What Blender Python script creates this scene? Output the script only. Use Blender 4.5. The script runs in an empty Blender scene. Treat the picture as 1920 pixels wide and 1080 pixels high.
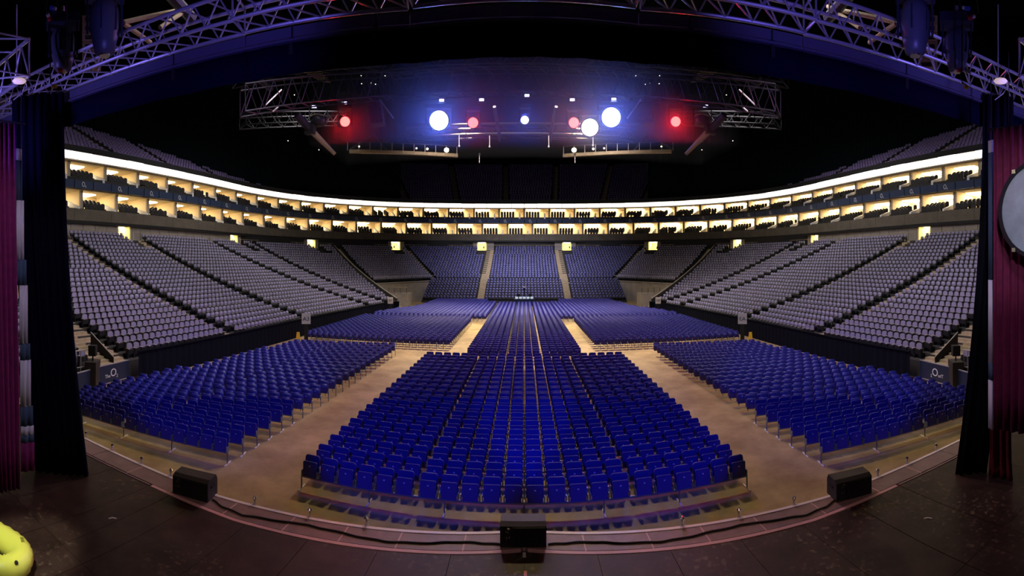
import bpy, math, random
import numpy as np
from mathutils import Vector, Matrix
random.seed(7)
SC = bpy.context.scene
COL = SC.collection
PI = math.pi
EYE = 6.7          # height of the lens above the arena floor
F, CX, CY = 860.0, 983.0, 495.0   # photograph: cylinder radius in px, optical axis, horizon
STAGE = 1.8

# ------------------------------------------------------------------ camera, world, exposure
cd = bpy.data.cameras.new('camera'); cam = bpy.data.objects.new('camera', cd); COL.objects.link(cam)
cam.location = (0, 0, EYE); cam.rotation_euler = (PI/2, 0, 0)
cd.type = 'PANO'; cd.panorama_type = 'CENTRAL_CYLINDRICAL'
cd.central_cylindrical_range_u_min = -CX/F
cd.central_cylindrical_range_u_max = (1920-CX)/F
cd.central_cylindrical_range_v_min = -(1080-CY)/F
cd.central_cylindrical_range_v_max = CY/F
cd.central_cylindrical_radius = 1.0
cd.clip_start = 0.05; cd.clip_end = 500
SC.camera = cam
w = bpy.data.worlds.new('dark_hall'); SC.world = w; w.use_nodes = True
w.node_tree.nodes['Background'].inputs[0].default_value = (0.25, 0.3, 0.6, 1)
w.node_tree.nodes['Background'].inputs[1].default_value = 0.004
SC.view_settings.view_transform = 'Standard'
SC.view_settings.look = 'None'
SC.view_settings.exposure = 0.0
SC.view_settings.gamma = 1.0
SC.view_settings.use_curve_mapping = False

def aim(o, tgt):
    d = Vector(tgt) - o.location
    o.rotation_euler = d.to_track_quat('-Z', 'Y').to_euler()
def area(loc, tgt, power, color, sx, sy, spread=115):
    l = bpy.data.lights.new('house_light', 'AREA'); l.shape = 'RECTANGLE'; l.size = sx; l.size_y = sy; l.spread = math.radians(spread)
    l.energy = power; l.color = color
    o = bpy.data.objects.new('house_light', l); COL.objects.link(o); o.location = loc; aim(o, tgt); return o
def spot(loc, tgt, power, color, ang=60, blend=0.6, rad=0.2):
    l = bpy.data.lights.new('spot_light', 'SPOT'); l.energy = power; l.color = color
    l.spot_size = math.radians(ang); l.spot_blend = blend; l.shadow_soft_size = rad
    o = bpy.data.objects.new('spot_light', l); COL.objects.link(o); o.location = loc; aim(o, tgt); return o
NEUT = (1.0, 0.92, 0.92)
# house lights hung under the roof, and blue spots added over the stage
for s in (-1, 1):
    area((s*10, 20, 25), (s*33, 24, 4), 1900, NEUT, 5, 8)
    area((s*24, 48, 28), (s*37, 52, 5), 1600, NEUT, 4, 12)
    spot((s*8, 62, 28), (s*6.6, 42, 0), 105000, (1.0, .75, .37), 40, .9, .8)
    spot((s*5, 36, 27), (s*6.6, 15.5, 0), 8000, (1.0, .76, .40), 44, .8, .6)
    spot((s*12, 36, 27), (s*14.5, 14, 0), 6000, (1.0, .76, .40), 36, .8, .6)
    spot((s*3.0, 0.2, 9.2), (s*3.0, 17.5, .6), 3900, (.02, .05, 1.0), 30, .3, .3)  # added blue spot above the stage to colour the centre chair fronts
    spot((s*1.0, 2.0, 9.3), (s*13.0, 17.5, .6), 3300, (.02, .05, 1.0), 29, .4, .3)  # added blue fill on the chairs of the side blocks
area((0, 72, 27), (0, 90, 4), 2600, (.86, .82, 1.0), 18, 5, 76)
area((0, 56, 26), (0, 55, 0), 6500, (1.0, .86, .86), 24, 5)
# blue and violet washes over the stage rig, warm stage spots, added fill spots
for s in (-1, 1):
    spot((s*3.5, 2.5, 8.6), (s*5.5, 6.9, 11.2), 430, (.20, .15, 1.0), 60, .8, .2)
    spot((s*8.5, 1.5, 8.9), (s*9.5, 6.2, 11.3), 620, (.26, .20, 1.0), 76, .8, .2)
    spot((s*4.0, 2.0, 11.5), (s*9.7, 5.0, 4.8), 420, (.92, .72, 1.0), 46, .8, .2)  # added pale spot that brightens the striped banners beside the curtains
    spot((s*1.5, 1.0, 10.5), (s*3.0, 7.85, 1.8), 260, (1.0, .62, .58), 17, .8, .2)  # added pink spot to brighten the inner stage lip
    spot((s*3.0, 0.8, 10.5), (s*6.2, 7.25, 1.8), 270, (1.0, .58, .54), 17, .8, .2)  # added pink spot for the outer part of the lip
    spot((s*1.5, -1.0, 10.5), (s*2.6, 6.4, 1.8), 45, (1.0, .62, .50), 50, 1.0, .3)
    spot((s*5.5, -1.5, 10.5), (s*7.0, 6.6, 1.8), 120, (1.0, .88, .74), 36, 1.0, .3)
spot((0, 1.0, 9.0), (0, 8.1, 1.8), 170, (1.0, .72, .68), 18, .8, .2)  # added to lift the lip at the centre
spot((3.0, 1.0, 9.0), (7.6, 4.2, 7.9), 420, (.95, .93, 1.0), 34, .6, .2)  # spot put in to light the round disc
spot((-4.5, 1.0, 8.0), (-6.9, 3.6, 2.0), 1500, (1.0, .98, .85), 16, .5, .2)  # spot put in only to brighten the dinghy

# ------------------------------------------------------------------ materials
def mat(name, col, rough=0.6, metal=0.0, emit=None, strength=0.0, vary=0.0, scale=4.0, bump=0.0, col2=None, spec=0.5):
    m = bpy.data.materials.new(name); m.use_nodes = True
    nt = m.node_tree; b = nt.nodes['Principled BSDF']
    b.inputs['Base Color'].default_value = (*col, 1); b.inputs['Roughness'].default_value = rough
    b.inputs['Metallic'].default_value = metal; b.inputs['Specular IOR Level'].default_value = spec
    if emit:
        b.inputs['Emission Color'].default_value = (*emit, 1); b.inputs['Emission Strength'].default_value = strength
    if vary or bump:
        tc = nt.nodes.new('ShaderNodeTexCoord'); no = nt.nodes.new('ShaderNodeTexNoise')
        no.inputs['Scale'].default_value = scale; no.inputs['Detail'].default_value = 7; no.inputs['Roughness'].default_value = .65
        nt.links.new(tc.outputs['Object'], no.inputs['Vector'])
        if vary:
            r = nt.nodes.new('ShaderNodeValToRGB'); c2 = col2 or tuple(min(1, c*(1+vary)) for c in col)
            r.color_ramp.elements[0].position = .36; r.color_ramp.elements[1].position = .68
            r.color_ramp.elements[0].color = (*(c*(1-vary*.6) for c in col), 1); r.color_ramp.elements[1].color = (*c2, 1)
            nt.links.new(no.outputs['Fac'], r.inputs['Fac']); nt.links.new(r.outputs['Color'], b.inputs['Base Color'])
        if bump:
            bp = nt.nodes.new('ShaderNodeBump'); bp.inputs['Strength'].default_value = bump; bp.inputs['Distance'].default_value = .02
            nt.links.new(no.outputs['Fac'], bp.inputs['Height']); nt.links.new(bp.outputs['Normal'], b.inputs['Normal'])
    return m
M = {}
M['blue'] = mat('blue_plastic', (.026, .026, .27), .42)
M['tag'] = mat('white_tag', (.75, .78, .85), .5)
M['steel'] = mat('blue_grey_steel', (.20, .25, .33), .4, .7)
M['floor'] = mat('arena_floor', (.36, .255, .115), .5, vary=.35, scale=.55, bump=.06, col2=(.52, .39, .19), spec=.25)
M['deck'] = mat('stage_deck', (.034, .018, .012), .55, vary=.5, scale=1.6, bump=.25, col2=(.06, .036, .026), spec=.3)
def scuffs(m_, col, s_big, s_small):
    nt = m_.node_tree; b = nt.nodes['Principled BSDF']; src = b.inputs['Base Color'].links[0].from_socket
    tc = nt.nodes.new('ShaderNodeTexCoord'); n1 = nt.nodes.new('ShaderNodeTexNoise'); n2 = nt.nodes.new('ShaderNodeTexNoise'); mm = nt.nodes.new('ShaderNodeMath'); mm.operation = 'MULTIPLY'
    r1 = nt.nodes.new('ShaderNodeValToRGB'); r2 = nt.nodes.new('ShaderNodeValToRGB'); mx = nt.nodes.new('ShaderNodeMixRGB')
    for n_, sc, r_, a_, b_ in ((n1, s_big, r1, .48, .66), (n2, s_small, r2, .56, .68)):
        n_.inputs['Scale'].default_value = sc; n_.inputs['Detail'].default_value = 5; nt.links.new(tc.outputs['Object'], n_.inputs['Vector']); nt.links.new(n_.outputs['Fac'], r_.inputs['Fac'])
        r_.color_ramp.elements[0].position = a_; r_.color_ramp.elements[1].position = b_
    nt.links.new(r1.outputs['Color'], mm.inputs[0]); nt.links.new(r2.outputs['Color'], mm.inputs[1]); nt.links.new(mm.outputs[0], mx.inputs['Fac'])
    nt.links.new(src, mx.inputs['Color1']); mx.inputs['Color2'].default_value = (*col, 1); nt.links.new(mx.outputs['Color'], b.inputs['Base Color'])
scuffs(M['deck'], (.18, .135, .09), .5, 9)
M['lip'] = mat('lip_board', (.26, .17, .155), .5, vary=.25, scale=3, bump=.1)
M['edge'] = mat('white_edge_strip', (.95, .88, .86), .4)
M['pinktape'] = mat('pink_tape', (.75, .42, .42), .5)
M['tape'] = mat('white_tape', (.85, .75, .72), .6)
M['black'] = mat('matt_black', (.006, .006, .007), .7)
M['case'] = mat('black_cabinet', (.022, .02, .019), .55, vary=.3, scale=30, bump=.15)
M['grille'] = mat('black_grille', (.004, .004, .005), .6)
M['chrome'] = mat('chrome', (.7, .7, .72), .2, 1.0)
M['rubber'] = mat('black_rubber', (.008, .008, .009), .5)
M['drape'] = mat('black_drape', (.006, .007, .012), .9, spec=.05)
M['navydrape'] = mat('navy_drape', (.004, .0045, .016), .9, spec=.03)
M['plum'] = mat('plum_velvet', (.15, .006, .055), .8, vary=.25, scale=6)
M['magenta'] = mat('magenta_velvet', (.19, .007, .115), .8, vary=.25, scale=6)
M['crimson'] = mat('crimson_velvet', (.14, .006, .012), .8)
M['white_cloth'] = mat('white_cloth', (.62, .66, .78), .85)
M['slate_cloth'] = mat('slate_cloth', (.05, .10, .18), .85)
M['seatback'] = mat('lilac_fabric', (.29, .27, .42), .75)
M['seatdark'] = mat('dark_seat_shell', (.016, .017, .019), .6)
M['armrest'] = mat('pale_armrest', (.50, .46, .42), .5)
M['upperback'] = mat('dim_purple_fabric', (.26, .20, .44), .8)
M['bluefab'] = mat('blue_fabric', (.14, .14, .36), .7)
M['terrace'] = mat('dark_terrace', (.035, .035, .034), .8, vary=.3, scale=2)
M['step'] = mat('tan_step', (.40, .32, .20), .8, vary=.2, scale=3)
M['concrete'] = mat('brown_concrete', (.12, .105, .078), .8, vary=.2, scale=.8)
M['greywall'] = mat('grey_panel', (.30, .27, .24), .7, vary=.15, scale=.7)
M['greyconc'] = mat('pale_concrete', (.38, .34, .28), .85, vary=.2, scale=1)
M['cream'] = mat('cream_wall', (.80, .68, .46), .8)
M['creamlight'] = mat('cream_door_room', (.80, .70, .40), .8)
M['navy'] = mat('navy_panel', (.016, .038, .10), .45, vary=.2, scale=.4)
M['lightbox'] = mat('white_light_panel', (.9, .9, .9), .4, emit=(1, .97, .90), strength=1.7)
M['lamp_warm'] = mat('warm_ceiling_lamp', (.9, .8, .6), .4, emit=(1, .80, .50), strength=17)
M['lamp_door'] = mat('doorway_lamp', (.9, .9, .6), .4, emit=(1, .88, .45), strength=16.0)
M['logo'] = mat('white_print', (.75, .8, .85), .5)
M['board'] = mat('navy_board', (.010, .022, .065), .4)
M['alu'] = mat('aluminium', (.55, .55, .62), .35, .6)
M['darksteel'] = mat('dark_steel', (.026, .026, .032), .5, .5)
M['greysteel'] = mat('grey_steel', (.038, .031, .055), .5, .4)
M['tube'] = mat('tan_duct', (.42, .30, .20), .6)
M['ceil'] = mat('roof_black', (.006, .007, .010), .95, spec=.05)
M['wallblack'] = mat('upper_wall_black', (.006, .010, .013), .95, spec=.05)
M['housing'] = mat('lamp_housing', (.02, .024, .04), .45)
M['yellow'] = mat('yellow_vinyl', (.85, .90, .13), .35)
M['yellowsign'] = mat('yellow_plastic', (.85, .50, .02), .4)
M['sign'] = mat('grey_sign_board', (.50, .50, .58), .6)
M['signw'] = mat('cream_sign_board', (.80, .72, .62), .6)
M['ink'] = mat('dark_ink', (.02, .03, .07), .6)
M['disc'] = mat('pale_blue_disc', (.32, .42, .50), .3, vary=.2, scale=3)
M['wood'] = mat('tan_cabinet', (.42, .32, .20), .6)
M['skin'] = mat('skin', (.45, .28, .2), .6)
M['cloth'] = mat('dark_clothing', (.015, .02, .03), .8)
M['em_blue'] = mat('blue_white_lens', (1, 1, 1), .3, emit=(.42, .56, 1.0), strength=14)
M['em_blue_s'] = mat('small_blue_lens', (1, 1, 1), .3, emit=(.40, .54, 1.0), strength=5)
M['em_red'] = mat('red_lens', (1, .6, .5), .3, emit=(1.0, .07, .06), strength=6)
M['em_wht'] = mat('warm_white_lens', (1, 1, 1), .3, emit=(1.0, .90, .75), strength=14)
M['em_led'] = mat('white_indicator', (1, 1, 1), .3, emit=(.72, .68, 1.0), strength=3)
M['em_pin'] = mat('pale_work_light', (1, 1, 1), .3, emit=(1, .85, .6), strength=4)
M['screen'] = mat('console_screen', (.2, .3, .4), .3, emit=(.55, .75, .9), strength=.3)
M['pinklamp'] = mat('pink_lamp_glass', (.8, .6, .65), .3, emit=(1, .72, .75), strength=.5)
M['redcap'] = mat('red_cap', (.6, .02, .03), .4)
M['bluecap'] = mat('blue_cap', (.04, .1, .6), .4)

# ------------------------------------------------------------------ mesh builder
class MB:
    def __init__(s): s.v = []; s.f = []; s.m = []
    def add(s, vs, fs, mi=0):
        o = len(s.v); s.v += [tuple(v) for v in vs]; s.f += [tuple(i+o for i in f) for f in fs]; s.m += [mi]*len(fs)
    BOXF = [(0,3,2,1),(4,5,6,7),(0,1,5,4),(1,2,6,5),(2,3,7,6),(3,0,4,7)]
    def hexa(s, c, mi=0): s.add(c, s.BOXF, mi)
    def box(s, c, d, mi=0, rz=0, rx=0):
        x, y, z = d[0]/2, d[1]/2, d[2]/2
        R = Matrix.Rotation(rz, 3, 'Z') @ Matrix.Rotation(rx, 3, 'X')
        s.hexa([Vector(c)+R@Vector(p) for p in ((-x,-y,-z),(x,-y,-z),(x,y,-z),(-x,y,-z),(-x,-y,z),(x,-y,z),(x,y,z),(-x,y,z))], mi)
    def tube(s, p, q, r, n=6, mi=0, caps=True, r2=None):
        p, q = Vector(p), Vector(q); d = (q-p)
        if d.length < 1e-6: return
        d.normalize(); a = d.orthogonal().normalized(); b = d.cross(a); r2 = r if r2 is None else r2
        vs = [p+(a*math.cos(t)+b*math.sin(t))*r for t in (2*PI*i/n for i in range(n))] + [q+(a*math.cos(t)+b*math.sin(t))*r2 for t in (2*PI*i/n for i in range(n))]
        fs = [(i, (i+1)%n, n+(i+1)%n, n+i) for i in range(n)]
        if caps: fs += [tuple(reversed(range(n))), tuple(range(n, 2*n))]
        s.add(vs, fs, mi)
    def path(s, pts, r, n=6, mi=0):
        pts = [Vector(p) for p in pts]; rings = []
        for i, p in enumerate(pts):
            d = (pts[min(i+1, len(pts)-1)]-pts[max(i-1, 0)]).normalized()
            up = Vector((0, 0, 1)) if abs(d.z) < .9 else Vector((1, 0, 0))
            a = d.cross(up).normalized(); b = a.cross(d)
            rings.append([p+(a*math.cos(t)+b*math.sin(t))*r for t in (2*PI*k/n for k in range(n))])
        fs = []
        for i in range(len(pts)-1):
            for k in range(n): fs.append((i*n+k, i*n+(k+1)%n, (i+1)*n+(k+1)%n, (i+1)*n+k))
        fs += [tuple(reversed(range(n))), tuple(range((len(pts)-1)*n, len(pts)*n))]
        s.add([v for r_ in rings for v in r_], fs, mi)
    def prism(s, poly, y0, y1, T=None, mi=0):
        """polygon in local xz, pushed from y0 to y1"""
        n = len(poly); T = T or Matrix.Identity(4)
        vs = [T@Vector((x, y0, z)) for x, z in poly]+[T@Vector((x, y1, z)) for x, z in poly]
        fs = [tuple(range(n)), tuple(reversed(range(n, 2*n)))]+[((i+1)%n, i, n+i, n+(i+1)%n) for i in range(n)]
        s.add(vs, fs, mi)
    def lathe(s, prof, n=16, T=None, mi=0):
        """profile of (r, z) pairs round local z"""
        T = T or Matrix.Identity(4); vs = []; fs = []
        for r, z in prof: vs += [T@Vector((r*math.cos(2*PI*i/n), r*math.sin(2*PI*i/n), z)) for i in range(n)]
        for j in range(len(prof)-1):
            for i in range(n): fs.append((j*n+i, j*n+(i+1)%n, (j+1)*n+(i+1)%n, (j+1)*n+i))
        fs += [tuple(reversed(range(n))), tuple(range((len(prof)-1)*n, len(prof)*n))]
        s.add(vs, fs, mi)
    def mesh(s, name, mats):
        me = bpy.data.meshes.new(name); me.from_pydata(s.v, [], s.f)
        for m in (mats if isinstance(mats, (list, tuple)) else [mats]): me.materials.append(m)
        if any(s.m): me.polygons.foreach_set('material_index', s.m)
        me.update(); return me
    def build(s, name, mats, parent=None, smooth=False):
        me = s.mesh(name, mats)
        if smooth: me.polygons.foreach_set('use_smooth', [True]*len(me.polygons))
        return link(name, me, parent)
def link(name, me, parent=None):
    o = bpy.data.objects.new(name, me); COL.objects.link(o)
    if parent: o.parent = parent
    return o
def tag(o, label=None, cat=None, group=None, kind=None):
    if label: o['label'] = label
    if cat: o['category'] = cat
    if group: o['group'] = group
    if kind: o['kind'] = kind
    return o
def thing(name, label, cat, loc=(0,0,0), rz=0, group=None):
    o = bpy.data.objects.new(name, None); COL.objects.link(o); o.location = loc; o.rotation_euler = (0,0,rz); o.empty_display_size = .2
    return tag(o, label, cat, group)
def dup(root, loc, rz, label=None, group=None, scale=None):
    r = root.copy(); COL.objects.link(r); r.location = loc; r.rotation_euler = (0,0,rz)
    if scale: r.scale = scale
    if label: r['label'] = label
    if group: r['group'] = group
    for ch in root.children:
        c = ch.copy(); COL.objects.link(c); c.parent = r
        for g in ch.children:
            d = g.copy(); COL.objects.link(d); d.parent = c
    return r
def replicate(parts, places, name, mats):
    """one mesh out of the same low shape set down at many (x, y, z, rz): the uncountable rest"""
    v = np.array(parts.v, float); nv = len(v); P = np.array(places, float); n = len(P)
    c, s = np.cos(P[:,3])[:,None], np.sin(P[:,3])[:,None]
    X = v[None,:,0]*c - v[None,:,1]*s + P[:,0:1]; Y = v[None,:,0]*s + v[None,:,1]*c + P[:,1:2]; Z = v[None,:,2]+P[:,2:3]
    co = np.stack([X, Y, Z], -1).reshape(-1)
    cnt = np.array([len(f) for f in parts.f]); idx = np.array([i for f in parts.f for i in f])
    loops = (idx[None,:] + (np.arange(n)*nv)[:,None]).reshape(-1); tot = np.tile(cnt, n)
    me = bpy.data.meshes.new(name)
    me.vertices.add(nv*n); me.vertices.foreach_set('co', co)
    me.loops.add(len(loops)); me.loops.foreach_set('vertex_index', loops.astype(np.int32))
    me.polygons.add(len(tot)); st = np.concatenate([[0], np.cumsum(tot)[:-1]])
    me.polygons.foreach_set('loop_start', st.astype(np.int32))
    for m in mats: me.materials.append(m)
    me.polygons.foreach_set('material_index', np.tile(np.array(parts.m), n).astype(np.int32))
    me.update(calc_edges=True); me.validate()
    return link(name, me)
def text_mesh(s, size, depth=.004, mirror=False):
    c = bpy.data.curves.new('lettering', 'FONT'); c.body = s; c.size = size; c.extrude = depth; c.align_x = 'CENTER'; c.resolution_u = 3
    o = bpy.data.objects.new('lettering', c); COL.objects.link(o)
    dg = bpy.context.evaluated_depsgraph_get(); me = bpy.data.meshes.new_from_object(o.evaluated_get(dg))
    bpy.data.objects.remove(o); bpy.data.curves.remove(c)
    if mirror:
        me.transform(Matrix.Diagonal((-1, 1, 1, 1))); me.flip_normals()
    return me
def th(px): return (px-CX)/F
def at(px, py, z=None, r=None):
    """a point of the place seen at that pixel, from its height z or its distance r"""
    a = th(px)
    if r is None: r = (z-EYE)*F/(CY-py)
    return Vector((r*math.sin(a), r*math.cos(a), EYE+(CY-py)/F*r))
ORD = 'zeroth first second third fourth fifth sixth seventh eighth ninth tenth eleventh twelfth thirteenth fourteenth fifteenth sixteenth seventeenth eighteenth nineteenth twentieth twenty-first twenty-second twenty-third twenty-fourth twenty-fifth'.split()
def nth(n): return ORD[n] if n < len(ORD) else '%dth' % n

# ------------------------------------------------------------------ the bowl's curves
def outer(t):
    if t > 2: p = outer(4-t); return (-p[0], p[1])
    if t <= 1: return (-44.0, 8+50*t)
    a = (t-1)*PI/2
    return (-44*max(0, math.cos(a))**.87, 58+41*math.sin(a)**.87)
IT = [0, .165, .388, .608, .89, 1.07, 1.4, 1.65, 1.92, 2]
IX = [-20.5, -20.5, -20.5, -20.4, -19, -17.9, -17.2, -12.5, -7.6, 0]
IY = [8, 16.45, 28.2, 39.6, 54.5, 59, 60.5, 80.5, 78, 78]
def inner(t):
    if t > 2: p = inner(4-t); return (-p[0], p[1])
    return (float(np.interp(t, IT, IX)), float(np.interp(t, IT, IY)))
NR = 25
def frac(k): return (k+.5)/NR*.975
def rowz(k):
    f = k/(NR-1.0); return 1.0+8.6*(.7*f+.3*f*f)
def bowl(t, f):
    a, b = inner(t), outer(t); return (a[0]*(1-f)+b[0]*f, a[1]*(1-f)+b[1]*f)
# arc length along the outer curve, for everything on the suite ring
TS = np.linspace(0, 4, 1601); OP = np.array([outer(t) for t in TS])
SL = np.concatenate([[0], np.cumsum(np.hypot(*np.diff(OP, axis=0).T))]); STOT = SL[-1]
def ring(s, d, z):
    """s along the ring from its left end, d outwards from its front, z up"""
    t = np.interp(s, SL, TS); p = np.array(outer(t)); e = .01
    q = np.array(outer(min(4, t+e)))-np.array(outer(max(0, t-e))); q /= np.linalg.norm(q)
    return (p[0]-q[1]*d, p[1]+q[0]*d, z)
def ringbox(mb, s0, s1, d0, d1, z0, z1, mi=0, d0t=None, d1t=None):
    d0t = d0 if d0t is None else d0t; d1t = d1 if d1t is None else d1t
    mb.hexa([ring(s0,d0,z0), ring(s1,d0,z0), ring(s1,d1,z0), ring(s0,d1,z0), ring(s0,d0t,z1), ring(s1,d0t,z1), ring(s1,d1t,z1), ring(s0,d1t,z1)], mi)
def s_of_px(px):
    """ring position that shows at that column"""
    a = [abs(math.atan2(p[0], p[1])-th(px)) for p in OP]; return float(SL[int(np.argmin(a))])

# ------------------------------------------------------------------ setting: floor, roof, outer walls
m = MB(); m.add([(-75,-12,0),(75,-12,0),(75,135,0),(-75,135,0)], [(0,1,2,3)]); tag(m.build('floor', M['floor']), 'tan painted concrete arena floor between the seat blocks', kind='structure')
m = MB(); m.box((0, 61, 44.2), (150, 147, .4)); tag(m.build('ceiling', M['ceil']), 'black roof over the arena', kind='structure')
m = MB()
for i in range(160):
    s0, s1 = STOT*i/160, STOT*(i+1)/160
    ringbox(m, s0, s1, 23.5, 23.9, 29, 44)
tag(m.build('wall_upper', M['wallblack']), 'black draped wall round the top of the upper tier', kind='structure')
m = MB(); m.box((0, -11, 22), (150, .4, 44)); tag(m.build('wall_stage_back', M['wallblack']), 'black wall behind the stage', kind='structure')

# terraces under the lower bowl
def terrace(t0, t1, k0, name, label, nt):
    m = MB()
    for k in range(k0, NR):
        f0, f1 = k/NR, (k+1)/NR; z = rowz(k); zb = rowz(k-1) if k > k0 else 0.0
        if k == NR-1: f1 = 1.0
        P0 = [bowl(t0+(t1-t0)*i/nt, f0*.975) for i in range(nt+1)]; P1 = [bowl(t0+(t1-t0)*i/nt, f1*.975 if k < NR-1 else 1.0) for i in range(nt+1)]
        for i in range(nt):
            m.add([(*P0[i], z), (*P0[i+1], z), (*P1[i+1], z), (*P1[i], z)], [(0,1,2,3)])
            m.add([(*P0[i], zb), (*P0[i+1], zb), (*P0[i+1], z), (*P0[i], z)], [(0,1,2,3)], 1 if k == k0 and k0 > 0 else 0)
    for t in (t0, t1):
        vs = [(*bowl(t, k0/NR*.975), 0)]
        for k in range(k0, NR):
            f1 = (k+1)/NR*.975 if k < NR-1 else 1.0
            vs += [(*bowl(t, k/NR*.975), rowz(k)), (*bowl(t, f1), rowz(k))]
        vs += [(*bowl(t, 1.0), 0)]
        m.add(vs, [tuple(range(len(vs)))], 1 if k0 > 0 else 0)
    return tag(m.build(name, [M['terrace'], M['greyconc']]), label, kind='structure')
for s in (0, 1):
    fl = (lambda t: t) if s == 0 else (lambda t: 4-t)
    w_ = 'left' if s == 0 else 'right'
    a, b = sorted((fl(.02), fl(1.4))); terrace(a, b, 0, 'seating_terrace', 'dark stepped terrace of the %s lower bowl' % w_, 40)
    a, b = sorted((fl(1.4), fl(1.65))); terrace(a, b, 9, 'corner_terrace', 'raised corner terrace with pale concrete front on the %s' % w_, 10)
    a, b = sorted((fl(1.65), fl(1.92))); terrace(a, b, 8, 'end_side_terrace', 'terrace beside the end block on the %s' % w_, 10)
terrace(1.92, 2.08, 8, 'end_terrace', 'terrace of the middle block facing the stage', 8)
# retractable stand in front of the end terraces
RZ = lambda k: .35+.40*k
RY = lambda k: 78+.84*k
for x0, x1, lb in ((-17.8, -8.2, 'left'), (-6.9, 6.9, 'middle'), (8.2, 17.8, 'right')):
    m = MB()
    for k in range(8): m.box(((x0+x1)/2, RY(k)+.42, RZ(k)/2), (x1-x0, .84, RZ(k)))
    tag(m.build('pull_out_stand', M['terrace']), 'low stepped stand at the foot of the %s end block' % lb, kind='structure')

# upper tier
NU = 20
m = MB()
for i in range(140):
    s0, s1 = STOT*i/140, STOT*(i+1)/140
    for k in range(NU):
        z = 20.3+12.4*k/NU; d0 = 1.4+1.05*k
        m.add([ring(s0,d0,z), ring(s1,d0,z), ring(s1,d0+1.05,z), ring(s0,d0+1.05,z)], [(0,1,2,3)])
        m.add([ring(s0,d0,z-.62), ring(s1,d0,z-.62), ring(s1,d0,z), ring(s0,d0,z)], [(0,1,2,3)])
    ringbox(m, s0, s1, .5, 1.4, 19.75, 20.6, 1)
tag(m.build('upper_terrace', [M['terrace'], M['black']]), 'dark steep terrace of the upper tier above the suites', kind='structure')

# black drapes that close off parts of the upper tier
def drape_path(pts, name, label):
    m = MB(); Q = []
    for i in range(len(pts)-1):
        n = 40
        for k in range(n):
            f = k/n; Q.append((pts[i][0]*(1-f)+pts[i+1][0]*f, pts[i][1]*(1-f)+pts[i+1][1]*f))
    Q.append(pts[-1]); vs = []
    for i, (s_, d) in enumerate(Q):
        w_ = .18*(i % 2); vs += [ring(s_, d+w_, 20.4), ring(s_, d+w_, 42)]
    m.add(vs, [(2*i, 2*i+2, 2*i+3, 2*i+1) for i in range(len(Q)-1)]); tag(m.build(name, M['wallblack']), label, kind='structure')
drape_path([(s_of_px(205), 23), (s_of_px(230), 14.5), (s_of_px(300), 11.5), (s_of_px(400), 7), (s_of_px(512), 1.6), (s_of_px(755), 1.6), (s_of_px(768), 23)], 'wall_drape_left', 'black drape closing the upper tier on the left')
drape_path([(s_of_px(1761), 23), (s_of_px(1736), 14.5), (s_of_px(1666), 11.5), (s_of_px(1566), 7), (s_of_px(1454), 1.6), (s_of_px(1211), 1.6), (s_of_px(1198), 23)], 'wall_drape_right', 'black drape closing the upper tier on the right')
# thin stage haze hanging round the lamp rig
hz = bpy.data.materials.new('stage_haze'); hz.use_nodes = True; hz.node_tree.nodes.remove(hz.node_tree.nodes['Principled BSDF'])
vs_ = hz.node_tree.nodes.new('ShaderNodeVolumeScatter'); vs_.inputs['Density'].default_value = .028; vs_.inputs['Anisotropy'].default_value = .2
hz.node_tree.links.new(vs_.outputs[0], hz.node_tree.nodes['Material Output'].inputs['Volume'])
m = MB(); m.box((0, 39.85, 20.2), (36, 9.3, 6.5)); tag(m.build('haze', hz), 'thin haze round the lamps of the rig', kind='stuff')

# ------------------------------------------------------------------ blue floor chairs
def rounded(w, z0, z1, r, n=3, taper=0.0):
    """upright panel outline in xz with rounded top corners"""
    pts = [(-w/2+taper, z0), (w/2-taper, z0)]
    for i in range(n+1):
        a = PI/2*i/n; pts.append((w/2-r+r*math.cos(a), z1-r+r*math.sin(a)))
    for i in range(n+1):
        a = PI/2+PI/2*i/n; pts.append((-w/2+r+r*math.cos(a), z1-r+r*math.sin(a)))
    return pts
TILT_B = Matrix.Translation((0,.17,.40)) @ Matrix.Rotation(-.16, 4, 'X') @ Matrix.Translation((0,0,-.40))
TILT_S = Matrix.Translation((0,.03,.38)) @ Matrix.Rotation(-.10, 4, 'X') @ Matrix.Translation((0,0,-.38))
def chair_meshes():
    b = MB(); b.prism(rounded(.47,.44,.96,.08,4), -.022, .022, TILT_B)
    s = MB(); s.prism(rounded(.45,.385,.83,.05,3,.02), -.03, .03, TILT_S); s.prism(rounded(.36,.43,.78,.04,2), -.042, -.03, TILT_S)
    t = MB(); t.prism([(-.022,.69),(.022,.69),(.022,.72),(-.022,.72)], -.047, -.042, TILT_S)
    k = MB(); k.box((0,.06,.47), (.028,.16,.20)); k.box((0,.15,.52), (.03,.05,.30))
    return b.mesh('backrest', M['blue']), s.mesh('seat', M['blue']), t.mesh('number_tag', M['tag']), k.mesh('hinge_bracket', M['steel'])
CB, CSM, CT, CK = chair_meshes()
chair0 = thing('folding_chair', '', 'chair')
link('backrest', CB, chair0); o_ = link('seat', CSM, chair0); link('number_tag', CT, o_)
for s in (-1, 1): o_ = link('hinge_bracket', CK, chair0); o_.location = (s*.248, 0, 0)
low = MB()
low.prism(rounded(.47,.44,.96,.08,2), -.02, .02, TILT_B); low.prism(rounded(.45,.385,.83,.05,1), -.035, .03, TILT_S); low.box((.262,.08,.42), (.03,.14,.20), 1)
low.prism([(-.022,.69),(.022,.69),(.022,.72),(-.022,.72)], -.041, -.035, TILT_S, 2)
PITCH = .545; RPITCH = .9
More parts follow.
